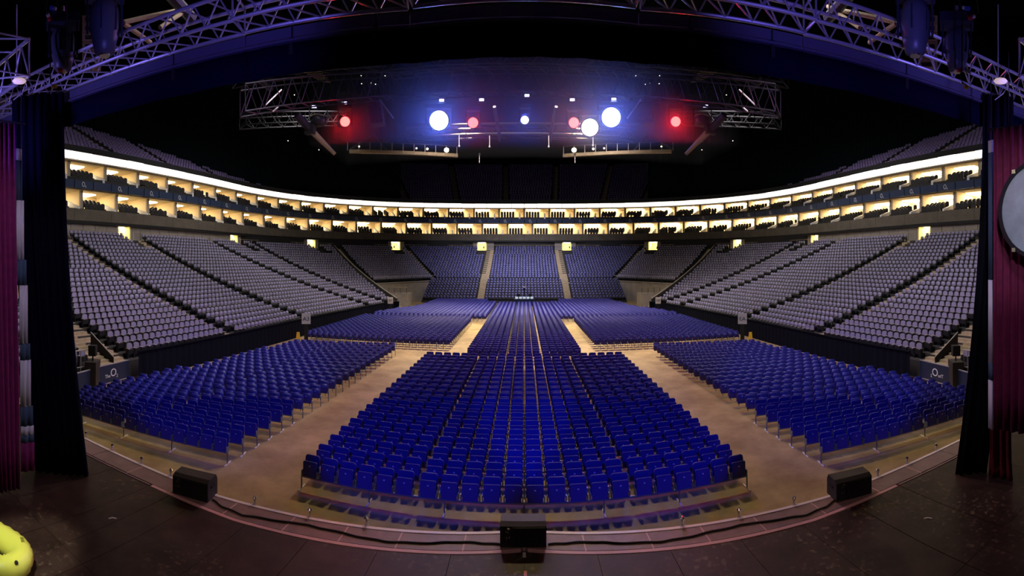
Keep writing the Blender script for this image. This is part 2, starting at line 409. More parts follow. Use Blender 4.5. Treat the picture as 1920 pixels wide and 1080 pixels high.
# every row: (block name, row number, [(x, y, rz)], end points)
rows = []
def xs_centre():
    r = [.0+PITCH*1.055*(i+.5)+(.09 if i >= 5 else 0) for i in range(11)]
    return [-x for x in reversed(r)]+r
for k in range(20):
    rows.append(('centre block', k+1, [(x, 12.1+RPITCH*k, 0) for x in xs_centre()]))
SK = math.tan(math.radians(11))
for s in (-1, 1):
    for k in range(23):
        pts = []
        for i in range(19):
            x = 9.25+PITCH*.985*(i+.5)+(.12 if i >= 8 else 0)
            y = 12.25+RPITCH*k-(x-9.1)*SK
            if x < 18.0-.07*max(0, y-15): pts.append((s*x, y, -s*math.radians(11)))
        rows.append(('left block' if s < 0 else 'right block', k+1, pts))
farpl = []
def fill(x0, x1, y0, y1, lim=None):
    n = int((x1-x0)/PITCH)
    for j in range(int((y1-y0)/RPITCH)):
        for i in range(n):
            x, y = x0+PITCH*(i+.5), y0+RPITCH*j
            if lim is None or lim(x, y): farpl.append((x, y, 0, 0))
inr = lambda x, y: abs(x) < min(19.3, float(np.interp(y, IY[:7], [-v for v in IX[:7]])) if y < 60 else float(np.interp(y, [60, 64, 77], [17.0, 16, 15.6])))-1.2
for a, b in ((-3.95, -1.2), (-1.1, 1.1), (1.2, 3.95)): fill(a, b, 31.2, 71)
for s in (-1, 1):
    lo, hi = 5.4, 19.4
    fill(*sorted((s*lo, s*hi)), 35.4, 51, inr)
    fill(*sorted((s*4.0, s*18.5)), 52.4, 77, lambda x, y: inr(x, y) and not (y > 71.4 and abs(x) < 5.9))
# the 300 nearest stand singly, each with its parts; the rest is one body
allc = []
for bi, (blk, k, pts) in enumerate(rows):
    n = len(pts); ordd = sorted(range(n), key=lambda i: pts[i][0])
    for pos, i in enumerate(ordd):
        x, y, rz = pts[i]; allc.append((math.hypot(x, y), bi, blk, k, pos+1, n, x, y, rz))
allc.sort()
seen_first = False
near_rows = {}
for q, (r, bi, blk, k, pos, n, x, y, rz) in enumerate(allc):
    if q >= 300: farpl.append((x, y, 0, rz)); continue
    half = n//2
    where = '%s from left' % nth(pos) if pos <= (n+1)//2 else '%s from right' % nth(n+1-pos)
    lab = 'blue tip-up chair, %s in %s row of %s floor %s' % (where, nth(k), *blk.split())
    if q == 0: chair0.location = (x, y, 0); chair0.rotation_euler = (0,0,rz); chair0['label'] = lab; chair0['group'] = 'blue floor chairs'
    else: dup(chair0, (x, y, 0), rz, lab, 'blue floor chairs')
    near_rows.setdefault(bi, []).append((x, y, rz))
# blue-grey beam and legs that carry a row
legm = MB(); legm.tube((0,.03,0), (0,.03,.38), .022, 6); legm = legm.mesh('leg', M['steel'])
footm = MB(); footm.box((0,.05,.012), (.04,.46,.024)); footm = footm.mesh('foot_bar', M['edge'])
for bi, pts in sorted(near_rows.items()):
    blk, k, full = rows[bi]; full = sorted(full)
    a, b = Vector((full[0][0], full[0][1], 0)), Vector((full[-1][0], full[-1][1], 0)); rz = full[0][2]; d = (b-a).normalized()
    mid = (a+b)/2; L = (b-a).length+PITCH
    fr = thing('row_frame', 'blue-grey steel beam and legs under %s row of the %s' % (nth(k), blk), 'seat frame', mid, math.atan2(d.y, d.x), 'row frames under the blue chairs')
    m = MB(); m.box((0,.03,.375), (L, .055, .05)); m.build('beam', M['steel'], fr)
    nl = max(3, round(L/2.2)+1)
    for i in range(nl):
        lx = -L/2+L*i/(nl-1)
        o_ = link('leg', legm, fr); o_.location = (lx, 0, 0); f_ = link('foot_bar', footm, o_)
legs = MB(); legs.box((.27,.06,.19), (.03,.03,.38), 1)
for v_ in (0,): low.v += []; 
base_i = len(low.v); low.v += legs.v; low.f += [tuple(i+base_i for i in f) for f in legs.f]; low.m += legs.m
o_ = replicate(low, farpl, 'floor_chairs', [M['blue'], M['steel'], M['tag']])
tag(o_, 'blue tip-up chairs filling the floor behind the front rows', 'chair', 'blue floor chairs', 'stuff')

# ------------------------------------------------------------------ lilac seats of the bowl
def seat_meshes():
    b = MB(); b.prism(rounded(.42,.50,.90,.15,4), .14, .22)
    bl = MB(); bl.box((0,.24,.55), (.42,.03,.62))
    s = MB(); s.box((0,.06,.40), (.42,.12,.30), 0, 0, .15)
    a = MB(); a.box((0,.02,.60), (.05,.34,.04)); 
    p = MB(); p.box((0,.10,.29), (.035,.20,.58))
    return b.mesh('backrest', M['seatback']), bl.mesh('back_shell', M['seatdark']), s.mesh('seat', M['seatdark']), a.mesh('armrest', M['armrest']), p.mesh('side_post', M['seatdark'])
SB, SBL, SS, SA, SP = seat_meshes()
seat0 = thing('arena_seat', '', 'seat')
o_ = link('backrest', SB, seat0); link('back_shell', SBL, o_); link('seat', SS, seat0)
for s in (-1, 1):
    o_ = link('side_post', SP, seat0); o_.location = (s*.25, 0, 0); q_ = link('armrest', SA, o_)
slow = MB()
slow.prism(rounded(.42,.50,.90,.14,2), .14, .24, None, 0); slow.box((0,.2,.45),(.4,.08,.12),1); slow.box((0,.06,.40), (.42,.12,.30), 1, 0, .15); slow.box((.25,.08,.30), (.04,.22,.56), 1); slow.box((.25,.02,.60), (.06,.34,.04), 2)
AISLES = [.165, .388, .608, .89, 1.07, 1.40, 1.65, 1.92]
AISLES = AISLES+[4-t for t in reversed(AISLES)]
SECT = ['end by the stage', 'first block', 'second block', 'third block', 'fourth block', 'fifth block']
lilac = []; bluish = []
def curve_row(P, marks, lo, gap, pitch, out, info, gaps=None):
    """seats at equal steps along polyline P; marks = arc positions kept free (stairs)"""
    d = np.hypot(*np.diff(P, axis=0).T); S = np.concatenate([[0], np.cumsum(d)])
    b = [S[0]-gap+.1]+list(marks(S))+[S[-1]+gap-.1]
    for j in range(len(b)-1):
        g0, g1 = (gaps or {}).get(j, (gap, gap)); a0, a1 = b[j]+g0, b[j+1]-g1; n = int((a1-a0)/pitch)
        if n < 1: continue
        off = (a1-a0-n*pitch)/2
        for i in range(n):
            s = a0+off+pitch*(i+.5); x = np.interp(s, S, P[:,0]); y = np.interp(s, S, P[:,1])
            e = .2; tx = np.interp(s+e, S, P[:,0])-np.interp(s-e, S, P[:,0]); ty = np.interp(s+e, S, P[:,1])-np.interp(s-e, S, P[:,1])
            out.append((x, y, math.atan2(ty, tx), j, i, n)+info)
DOORPX = (235, 440, 585, 742, 903); DOORPX = DOORPX+tuple(1966-d for d in reversed(DOORPX))
DOORP = [(np.array(ring(s_of_px(d), -4, 0)[:2]), np.array(ring(s_of_px(d), 0, 0)[:2])) for d in DOORPX]
def before_door(x, y):
    for a, b in DOORP:
        u = (b-a)/np.linalg.norm(b-a); v = np.array((x, y))-a
        if -1 < v@u < 6 and abs(v[0]*u[1]-v[1]*u[0]) < 1.15: return True
    return False
def bowl_rows(t0, t1, k0, k1, dest, aisles, side):
    tt = np.linspace(t0, t1, 120)
    for k in range(k0, k1):
        f = frac(k); P = np.array([bowl(t, f) for t in tt])
        mk = [t for t in aisles if t0+.01 < t < t1-.01]
        def marks(S): return [float(np.interp(t, tt, S)) for t in mk]
        rr = []; curve_row(P, marks, 0, .62, .56, rr, (k,), {'left': {0: (.62, 1.25), 1: (1.25, .62)}, 'right': {4: (.62, 1.25), 5: (1.25, .62)}, 'end': {0: (.95, .85), 1: (.85, .85), 2: (.85, .95)}}.get(side))
        for x, y, a, j, i, n, kk in rr:
            if k < 21 or not before_door(x, y): dest.append((x, y, rowz(k), a, j, i, n, k, side))
# on the left the curve runs away from the stage with the outside on its left: seats face inwards
bowl_rows(.03, 1.385, 0, NR, lilac, AISLES, 'left')
bowl_rows(4-1.385, 3.97, 0, NR, lilac, AISLES, 'right')
bowl_rows(1.415, 1.65, 9, NR, lilac, AISLES, 'leftc'); bowl_rows(2.35, 2.585, 9, NR, lilac, AISLES, 'rightc')
bowl_rows(1.65, 2.35, 9, NR, bluish, AISLES, 'end')
SIGN = PI if False else 0
lil_near = [p for p in lilac if p[8] in ('left', 'right')]
lil_near.sort(key=lambda p: math.hypot(p[0], p[1], p[2]-EYE))
def inview(p): return -.985 < math.atan2(p[0], p[1]) < .985
vis = [p for p in lil_near if inview(p)][:300]; vs_ = set(id(p) for p in vis)
first = True
for p in vis:
    x, y, z, a, j, i, n, k, side = p
    near = i if side == 'left' else n-1-i; nb = j if side == 'left' else 5-j
    lab = 'lilac padded seat, %s from stage end, %s row, %s of %s stand' % (nth(near+1), nth(k+1), SECT[max(0, min(5, nb))], side)
    if first: seat0.location = (x, y, z); seat0.rotation_euler = (0,0,a); tag(seat0, lab, 'seat', 'lilac seats of the side stands'); first = False
    else: dup(seat0, (x, y, z), a, lab, 'lilac seats of the side stands')
rest = [(p[0], p[1], p[2], p[3]) for p in lilac if id(p) not in vs_]
o_ = replicate(slow, rest, 'bowl_seats', [M['seatback'], M['seatdark'], M['armrest']]); tag(o_, 'lilac padded seats filling the side stands beyond the first rows', 'seat', 'lilac seats of the side stands', 'stuff')
# retractable rows are blue too
for k in range(8):
    for x0, x1 in ((-17.6, -8.3), (-6.8, 6.8), (8.3, 17.6)):
        n = int((x1-x0)/.55)
        for i in range(n): bluish.append((x0+(x1-x0)*(i+.5)/n, RY(k)+.35, RZ(k), 0))
o_ = replicate(slow, [(p[0], p[1], p[2], p[3]) for p in bluish], 'end_seats', [M['bluefab'], M['seatdark'], M['armrest']]); tag(o_, 'blue seats of the far end stand facing the stage', 'seat', None, 'stuff')
# upper tier seats
up = []
tt = np.linspace(SL[40], STOT-SL[40], 260)
UA = [s_of_px(p) for p in (60, 232, 335, 420, 490, 585, 690, 765, 857, 948, 1040, 1130, 1205, 1280, 1380, 1476, 1546, 1631, 1734, 1906)]
for k in range(NU):
    P = np.array([ring(s, 1.4+1.05*k+.5, 0)[:2] for s in tt]); d = np.hypot(*np.diff(P, axis=0).T); S = np.concatenate([[0], np.cumsum(d)])
    rr = []; curve_row(P, lambda S_: [float(np.interp(a, tt, S_)) for a in UA], 0, .75, .60, rr, (k,))
    for x, y, a, j, i, n, kk in rr: up.append((x, y, 20.3+12.4*k/NU, a))
ulow = MB(); ulow.prism(rounded(.48,.52,.90,.12,1), .14, .22); ulow.box((0,.05,.36), (.44,.10,.26), 1)
o_ = replicate(ulow, up, 'upper_tier_seats', [M['upperback'], M['seatdark']]); tag(o_, 'dim purple seats of the upper tier above the lit suites', 'seat', None, 'stuff')

# ------------------------------------------------------------------ stairs between the blocks
def stair(t, wid, k0, k1, label, m_=None):
    st = bpy.data.objects.new('stair_aisle', None); COL.objects.link(st); tag(st, label, kind='structure')
    for k in range(k0, k1):
        for h in (0, 1):
            f0, f1 = (k+.5*h)/NR*.975, (k+.5*h+.5)/NR*.975
            z = rowz(k)+(rowz(k+1)-rowz(k))*.5*h if k < NR-1 else rowz(k)
            a, b = Vector((*bowl(t, f0), 0)), Vector((*bowl(t, f1), 0)); d = (b-a).normalized(); n = Vector((-d.y, d.x, 0))*wid/2
            m = MB(); zz = Vector((0, 0, z+.02)); zb = Vector((0, 0, z-.22))
            m.hexa([a-n+zb, b-n+zb, b+n+zb, a+n+zb, a-n+zz, b-n+zz, b+n+zz, a+n+zz]); m.build('step', M['step'], st)
AN = ['stair nearest the stage', 'second stair from the stage', 'third stair from the stage', 'fourth stair from the stage', 'fifth stair from the stage', 'stair at the far end of the side stand', 'stair between corner and end blocks', 'stair beside the middle block']
for i, t in enumerate(AISLES[:8]):
    for s in (0, 1):
        k0 = 0 if i < 6 else 9
        stair(t if s == 0 else 4-t, 2.2 if i == 0 else 1.5 if i > 5 else .95, k0, NR, 'tan %s, %s side' % (AN[i], 'left' if s == 0 else 'right'))
for s in (-1, 1):
    st = bpy.data.objects.new('stair_aisle', None); COL.objects.link(st); tag(st, 'tan steps up the pull-out stand, %s of the middle block' % ('left' if s < 0 else 'right'), kind='structure')
    for k in range(9):
        for h in (0, 1):
            m = MB(); z = RZ(k)+.2*h; m.box((s*7.55, RY(k)+.21+.42*h, z/2), (1.15, .42, z)); m.build('step', M['step'], st)
# pale steps up the upper tier, seen in the far end
for a in UA:
    st = bpy.data.objects.new('stair_aisle', None); COL.objects.link(st); tag(st, 'dim steps through the upper tier seats', kind='structure')
    m = MB()
    for k in range(NU):
        for h in (0, 1):
            z = 20.3+12.4*k/NU+.25*h; ringbox(m, a-.5, a+.5, 1.4+1.05*k+.5*h, 1.95+1.05*k+.5*h, z-.25, z+.03)
    m.build('steps', M['step'], st)

# ------------------------------------------------------------------ barrier round the floor
def barrier(t0, t1, n, label, h=1.62, off=.62):
    g = bpy.data.objects.new('barrier_wall', None); COL.objects.link(g); tag(g, label, kind='structure')
    tt = np.linspace(t0, t1, n+1); pts = []
    for t in tt:
        a, b = np.array(inner(t)), np.array(outer(t)); d = (a-b)/np.linalg.norm(a-b); pts.append(a+d*off)
    for i in range(n):
        a, b = Vector((*pts[i], 0)), Vector((*pts[i+1], 0)); d = (b-a); L = d.length; d.normalize(); nn = Vector((-d.y, d.x, 0))
        m = MB(); q = 14; vs = []
        for j in range(q+1):
            w_ = nn*(.02 if j % 2 else -.02); p = a+d*L*j/q+w_; vs += [p, p+Vector((0,0,h))]
        m.add(vs, [(2*j, 2*j+2, 2*j+3, 2*j+1) for j in range(q)]); m.hexa([a-nn*.06+Vector((0,0,h-.05)), b-nn*.06+Vector((0,0,h-.05)), b+nn*.06+Vector((0,0,h-.05)), a+nn*.06+Vector((0,0,h-.05)), a-nn*.06+Vector((0,0,h+.02)), b-nn*.06+Vector((0,0,h+.02)), b+nn*.06+Vector((0,0,h+.02)), a+nn*.06+Vector((0,0,h+.02))])
        m.build('drape_panel', M['drape'], g)
barrier(.190, 1.40, 16, 'black draped barrier along the front of the left stand')
barrier(4-1.40, 4-.190, 16, 'black draped barrier along the front of the right stand')

# ------------------------------------------------------------------ suites on the ring
Z = dict(cb=11.75, lf=12.75, lt=15.46, uf=16.35, ut=18.76, top=19.7)
S0, S1 = s_of_px(60), s_of_px(1906); NB = 38; BW = (S1-S0)/NB
random.seed(3)
FASC = thing('concrete_band', 'brown concrete band below the lower suites', 'facade')
for i in range(NB):
    m = MB(); a, b = S0+BW*i, S0+BW*(i+1)
    ringbox(m, a+.02, b-.02, -.25, .15, Z['cb'], Z['lf']+.35, 0); m.build('panel', M['concrete'], FASC)
SOF = MB()
for i in range(NB*2):
    a, b = S0+BW*i/2, S0+BW*(i+1)/2
    ringbox(SOF, a, b, -.2, 2.4, Z['cb']-.35, Z['cb']); 
tag(SOF.build('suite_soffit', M['black']), 'black soffit under the suites', kind='structure')
SEATB = MB(); SEATB.prism(rounded(.54,.30,1.12,.12,1), .1, .2); SEATB.box((0,-.05,.35), (.46,.4,.12)); SEATB.box((0,.05,.15), (.3,.2,.3))
def place_local(mb, src, s, d, z):
    p = Vector(ring(s, d, z)); q = Vector(ring(s+.1, d, z))-p; a = math.atan2(q.y, q.x); R = Matrix.Translation(p) @ Matrix.Rotation(a, 4, 'Z')
    mb.add([R@Vector(v) for v in src.v], src.f)
def bay_name(i):
    return '%s from the stage on the left' % nth(i+1) if i < NB//2 else '%s from the stage on the right' % nth(NB-i)
for lev, (zf, zt, off) in enumerate(((Z['lf'], Z['lt'], BW*.33), (Z['uf'], Z['ut'], 0))):
    for i in range(NB):
        a = S0+BW*i+off; b = a+BW; mid = (a+b)/2
        t = thing('hospitality_suite', 'lit cream %s suite with dark seats in front, %s' % (('lower', 'upper')[lev], bay_name(i)), 'suite', ring(mid, 0, zf), math.atan2(ring(mid+.1, 0, 0)[1]-ring(mid-.1, 0, 0)[1], ring(mid+.1, 0, 0)[0]-ring(mid-.1, 0, 0)[0]), ('lower', 'upper')[lev]+' row of suites')
        inv = (Matrix.Translation(t.location) @ Matrix.Rotation(t.rotation_euler[2], 4, 'Z')).inverted()
        def part(mb, name, mt):
            mb.v = [tuple(inv@Vector(v)) for v in mb.v]; return mb.build(name, mt, t)
        m = MB(); ringbox(m, a, b, 1.9, 6.2, zf+.3, zf+.45); ringbox(m, a, b, .0, 1.0, zf-.2, zf-.1); ringbox(m, a, b, .95, 1.95, zf+.05, zf+.2); part(m, 'floor_slab', M['terrace'])
        m = MB(); ringbox(m, a, b, .0, .08, zf-.2, zf+.42); part(m, 'front_riser', M['seatdark'])
        m = MB(); ringbox(m, a, b, 5.0, 5.2, zf+.45, zt+.15); part(m, 'back_wall', M['cream'])
        m = MB(); ringbox(m, a, b, .6, 5.2, zt, zt+.12); part(m, 'ceiling_slab', M['cream'])
        m = MB(); ringbox(m, b-.12, b+.12, .9, 5.0, zf+.4, zt); part(m, 'divider', M['cream'])
        m = MB(); ringbox(m, a+.5, a+BW*.62, 2.6, 4.6, zt-.10, zt-.03); part(m, 'ceiling_lamp', M['lamp_warm'])
        m = MB(); ringbox(m, b-.2, b+.2, .85, 1.1, zf, zt); part(m, 'post', M['greyconc'])
        m = MB()
        for r_, (dd, zz) in enumerate(((.15, zf+.18), (1.1, zf+.52), (2.05, zf+.80))):
            n = int((BW-1.9)/.60)
            for j in range(n):
                if random.random() < .93: place_local(m, SEATB, a+.3+(j+.5)*.60, dd+.35, zz)
        o_ = part(m, 'seats', M['seatdark']); o_['kind'] = 'stuff'
        # pale sloping stair cheek beside the seats
        m = MB(); e = b-1.15
        m.hexa([ring(e,-.05,zf-.1), ring(e+.3,-.05,zf-.1), ring(e+.3,2.3,zf+.2), ring(e,2.3,zf+.2), ring(e,-.05,zf+.62), ring(e+.3,-.05,zf+.62), ring(e+.3,2.3,zf+1.5), ring(e,2.3,zf+1.5)]); part(m, 'stair_cheek', M['tag'])
        if i % 3 == 0:
            m = MB(); p = ring(a+BW*.42, 2.6, zf+.45); m.tube(p, (p[0], p[1], p[2]+.9), .06); m.tube((p[0], p[1], p[2]+.9), (p[0], p[1], p[2]+1.25), .16, 6); part(m, 'bar_lamp', M['black'])
        if lev == 1:
            for h in (0, 1):
                m = MB(); s0, s1 = a+BW*.5*h+.06, a+BW*.5*(h+1)-.06; ringbox(m, s0, s1, -.25, -.1, Z['lt']+.02, Z['uf']+.05, 0, -.32, -.18); f_ = part(m, 'fascia_panel', M['navy'])
                if h == 0:
                    m = MB(); c0 = (s0+s1)/2-.12; zc = (Z['lt']+Z['uf'])/2+.05
                    def RP(u, v): return ring(c0+u, -.34, zc+v)
                    vs = []; n = 12
                    for q in range(n):
                        an = 2*PI*q/n; vs += [RP(.15*math.cos(an), .22*math.sin(an)), RP(.22*math.cos(an), .29*math.sin(an))]
                    m.add(vs, [(2*q, 2*q+1, (2*q+3) % (2*n), (2*q+2) % (2*n)) for q in range(n)])
                    for (u0, v0, u1, v1) in ((.27,-.14,.39,-.18),(.36,-.22,.39,-.18),(.27,-.26,.39,-.22),(.27,-.30,.30,-.26),(.27,-.34,.39,-.30)):
                        m.add([RP(u0,v0), RP(u1,v0), RP(u1,v1), RP(u0,v1)], [(0,1,2,3)])
                    m.v = [tuple(inv@Vector(v)) for v in m.v]; m.build('logo', M['logo'], f_)
LB = thing('illuminated_fascia', 'glowing white band of light panels round the top of the suites', 'light band')
NL = NB*2
for i in range(NL):
    m = MB(); a, b = S0+BW*i/2, S0+BW*(i+1)/2; j_ = random.uniform(-.03, .05)
    ringbox(m, a+.07, b-.07, -.1, .1, Z['ut']+.08, Z['top']-.05+j_, 0, -.22, 0); m.build('light_panel', M['lightbox'], LB)
m = MB()
for i in range(NL):
    a, b = S0+BW*i/2, S0+BW*(i+1)/2; ringbox(m, a, b, .02, .9, Z['ut']-.05, Z['top']+.05)
m.build('backing', M['greyconc'], LB)
# doorways and grey panels behind the top row of the lower bowl
m = MB()
doors = (235, 440, 585, 742, 903, 1067, 1227, 1275, 1382, 1527, 1732)
doors = (235, 440, 585, 742, 903); doors = doors+tuple(1966-d for d in reversed(doors))
DS = [s_of_px(d) for d in doors]
GW = bpy.data.objects.new('wall_concourse', None); COL.objects.link(GW); tag(GW, 'grey panelled wall behind the top row of the lower bowl', kind='structure')
edges = [S0]+[v for d in DS for v in (d-1.0, d+1.0)]+[S1]
for j in range(0, len(edges), 2):
    a, b = edges[j], edges[j+1]; n = max(1, round((b-a)/1.7))
    for i in range(n):
        m = MB(); p, q = a+(b-a)*i/n, a+(b-a)*(i+1)/n; ringbox(m, p+.04, q-.04, .25, .4, 9.0, Z['cb']-.3); m.build('panel', M['greywall'], GW)
    m = MB(); ringbox(m, a, b, .4, .55, 8.8, Z['cb']-.3); m.build('backing', M['black'], GW)
for j, d in enumerate(DS):
    t = bpy.data.objects.new('door_%d' % (j+1), None); COL.objects.link(t); lb = '%s lit doorway from the %s end behind the top row' % (nth(j+1 if j < 5 else 10-j), 'left' if j < 5 else 'right')
    tag(t, lb, kind='structure')
    m = MB(); ringbox(m, d-1.1, d+1.1, 3.6, 3.75, 8.8, 11.5); m.build('back_wall', M['creamlight'], t)
    for e in (-1, 1):
        m = MB(); ringbox(m, d+e*1.0-.08, d+e*1.0+.08, .2, 3.7, 8.8, 11.4); m.build('reveal', M['creamlight'], t)
    m = MB(); ringbox(m, d-.7, d+.7, .9, 2.9, 11.32, 11.38); m.build('ceiling_lamp', M['lamp_door'], t)
    m = MB(); ringbox(m, d+.35, d+.65, 3.5, 3.6, 10.2, 10.65); m.build('notice', M['ink'], t)
    m = MB(); ringbox(m, d-1.1, d+1.1, .3, 3.7, 8.8, 9.55); m.build('landing', M['greyconc'], t)
# rail along the top row
TR = []
for j in range(0, len(edges), 2):
    a, b = edges[j]+.1, edges[j+1]-.1; t = thing('top_rail', 'pale rail along the top of the lower bowl, %s' % (['left of the first left doorway', 'between first and second left doorways', 'between second and third left doorways', 'between third and fourth left doorways', 'between fourth and fifth left doorways', 'in the middle of the far end', 'between fourth and fifth right doorways', 'between third and fourth right doorways', 'between second and third right doorways', 'between first and second right doorways', 'right of the first right doorway'][j//2]), 'railing', ring((a+b)/2, -.3, 9.6), 0, 'rails behind the top row')
    n = max(2, int((b-a)/2.6)); loc = t.location
    m = MB(); m.path([Vector(ring(a+(b-a)*i/(2*n), -.3, 10.75))-loc for i in range(2*n+1)], .035, 5); m.build('handrail', M['step'], t)
    for i in range(n+1):
        m = MB(); p = Vector(ring(a+(b-a)*i/n, -.3, 9.6))-loc; m.tube(p, p+Vector((0,0,1.15)), .03, 5); m.build('post', M['armrest'], t)
# ------------------------------------------------------------------ stage
EO = [(0, 8.42), (2.25, 8.12), (5.99, 7.61), (10.54, 7.42), (15, 7.3)]     # outer edge, right half
EI = [(0, 7.86), (1.97, 7.58), (5.18, 7.09), (7.36, 6.98), (9.7, 6.83), (15, 6.7)]
def yo(x): return float(np.interp(abs(x), [p[0] for p in EO], [p[1] for p in EO]))
def yi(x): return float(np.interp(abs(x), [p[0] for p in EI], [p[1] for p in EI]))
def polybox(mb, poly, z0, z1, mi=0):
    n = len(poly); vs = [(x, y, z0) for x, y in poly]+[(x, y, z1) for x, y in poly]
    mb.add(vs, [tuple(reversed(range(n))), tuple(range(n, 2*n))]+[(i, (i+1) % n, n+(i+1) % n, n+i) for i in range(n)], mi)
ST = bpy.data.objects.new('floor_stage', None); COL.objects.link(ST); tag(ST, 'scuffed dark brown stage floor of boards', kind='structure')
xg = [-13.4, -12.2, -11, -9.8, -8.6, -7.4, -6.78, -6.15, -4.92, -3.7, -2.46, -1.23, 0]; xg = xg+[-v for v in reversed(xg[:-1])]
for i in range(len(xg)-1):
    a, b = xg[i]+.004, xg[i+1]-.004
    ys = [-3, -.6, 1.84, 4.28]; md = (a+b)/2
    for j in range(4):
        m = MB(); y0 = ys[j]+.004
        if j < 3: poly = [(a, y0), (b, y0), (b, ys[j+1]-.004), (a, ys[j+1]-.004)]
        else:
            xs = [b]+sorted([x for p in EI for x in (p[0], -p[0]) if a < x < b], reverse=True)+[a]
            poly = [(a, y0), (b, y0)]+[(x, yi(x)-.055) for x in xs]
        polybox(m, poly, STAGE-.06, STAGE+random.uniform(-.003, .003)); m.build('deck_board', M['deck'], ST)
m = MB(); polybox(m, [(-15, -6), (15, -6), (15, 7.2), (10.5, 7.35), (6, 7.5), (2.2, 8.0), (0, 8.3), (-2.2, 8.0), (-6, 7.5), (-10.5, 7.35), (-15, 7.2)], 0, STAGE-.065)
m.build('stage_body', M['black'], ST)
LIP = bpy.data.objects.new('trim_1', None); COL.objects.link(LIP); tag(LIP, 'grey-brown boards of the stage lip with white front edge', kind='structure')
lx = [0, 1.05, 2.2, 3.2, 4.25, 5.5, 6.9, 8.2, 9.5, 11, 12.6]
for s in (-1, 1):
    for i in range(len(lx)-1):
        a, b = lx[i]+.008, lx[i+1]-.008
        mids = [x for x in (2.25, 5.99, 10.54) if a < x < b]; mi_ = [x for x in (1.97, 5.18, 7.36, 9.7) if a < x < b]
        poly = [(s*a, yi(a)+.06), (s*a, yo(a)-.05)]+[(s*x, yo(x)-.05) for x in mids]+[(s*b, yo(b)-.05), (s*b, yi(b)+.06)]+[(s*x, yi(x)+.06) for x in reversed(mi_)]
        if s > 0: poly.reverse()
        m = MB(); polybox(m, poly, STAGE-.06, STAGE+.002); m.build('lip_board', M['lip'], LIP)
for s in (-1, 1):
    for x in lx[(1 if s < 0 else 0):8]:
        a_ = x-.012; b_ = x+.012; m = MB(); polybox(m, [(s*a_, yi(a_)+.05), (s*a_, yo(a_)-.05), (s*b_, yo(b_)-.05), (s*b_, yi(b_)+.05)][::s], STAGE-.05, STAGE+.004); m.build('joint_strip', M['pinktape'], LIP)
def strip(xs, fn, w0, w1, z0, z1, name, mt, parent=None):
    m = MB()
    for i in range(len(xs)-1):
        a, b = xs[i], xs[i+1]
        m.hexa([(a, fn(a)+w0, z0), (b, fn(b)+w0, z0), (b, fn(b)+w1, z0), (a, fn(a)+w1, z0), (a, fn(a)+w0, z1), (b, fn(b)+w0, z1), (b, fn(b)+w1, z1), (a, fn(a)+w1, z1)])
    return m.build(name, mt, parent)
strip([-15, -10.54, -5.99, -2.25, 0, 2.25, 5.99, 10.54, 15], yo, -.045, .03, STAGE-.12, STAGE+.012, 'edge_strip', M['edge'], LIP)
tag(strip([-7.36, -5.18, -1.97, -.06], yi, -.045, .035, STAGE-.05, STAGE+.008, 'floor_tape', M['pinktape']), 'pink line along the stage lip left of the centre monitor', 'tape', 'pink stage lines')
tag(strip([.06, 1.97, 5.18, 7.36], yi, -.045, .035, STAGE-.05, STAGE+.008, 'floor_tape', M['pinktape']), 'pink line along the stage lip right of the centre monitor', 'tape', 'pink stage lines')
strip([-12, -9.7, -7.42], yi, -.02, .02, STAGE-.05, STAGE+.004, 'inner_joint', M['lip'], LIP); strip([7.42, 9.7, 12], yi, -.02, .02, STAGE-.05, STAGE+.004, 'inner_joint', M['lip'], LIP)
# tape marks
p = at(983, 1041, STAGE); m = MB(); m.box((p.x, p.y, STAGE+.005), (.055, .13, .006)); tag(m.build('floor_tape', M['tape']), 'short white tape mark behind the centre monitor', 'tape')
p = at(985, 1076, STAGE); m = MB(); m.box((p.x, p.y, STAGE+.005), (.05, .12, .006)); tag(m.build('floor_tape', M['redcap']), 'short red tape mark at the bottom centre of the stage', 'tape')
for px, sd in ((211, 'left'), (1740, 'right')):
    p = at(px, 972, STAGE); m = MB(); a = th(px)
    for e in (-1, 1): m.box((p.x+e*.035*math.cos(a), p.y-e*.035*math.sin(a), STAGE+.006), (.085, .035, .006), 0, -a+e*-.35)
    tag(m.build('floor_tape', M['tape']), 'small pale chevron of tape on the %s part of the stage' % sd, 'tape')

# floor monitors on the lip
def monitor(px, py, w_, d_, h_, rz, label):
    p = at(px, py, STAGE); t = thing('stage_monitor', label, 'speaker', (p.x, p.y, STAGE+.003), rz, 'floor monitors along the stage edge')
    m = MB(); hw = w_/2
    prof = [(0, 0), (d_, 0), (d_, h_*.75), (d_*.86, h_), (.10, h_), (0, h_*.9)]   # side outline, stage side at 0
    n = len(prof); m.add([(-hw, y, z) for y, z in prof]+[(hw, y, z) for y, z in prof], [tuple(reversed(range(n))), tuple(range(n, 2*n))]+[(i, (i+1) % n, n+(i+1) % n, n+i) for i in range(n)])
    m.build('cabinet', M['case'], t)
    m = MB(); m.box((hw*.25, -.012, h_*.47), (w_*.70, .02, h_*.80)); m.build('rear_panel', M['grille'], t)
    m = MB(); m.box((-hw*.70, -.012, h_*.5), (w_*.22, .02, h_*.7)); q = m.build('connector_plate', M['black'], t)
    for (u, v, ww, hh) in ((-.62, .82, .05, .025), (-.74, .72, .018, .03), (-.66, .70, .018, .04), (-.72, .45, .02, .04), (-.60, .46, .02, .05)):
        m = MB(); m.box((hw*u, -.028, h_*v), (ww, .012, hh)); m.build('socket', M['chrome'], q)
    for e in (-1, 1):
        m = MB(); m.box((e*(hw+.008), d_*.5, h_*.6), (.02, .16, .05)); m.build('handle', M['black'], t)
    for (u, v) in ((-1, .05), (1, .05), (-1, d_-.05), (1, d_-.05)):
        pass
    return t
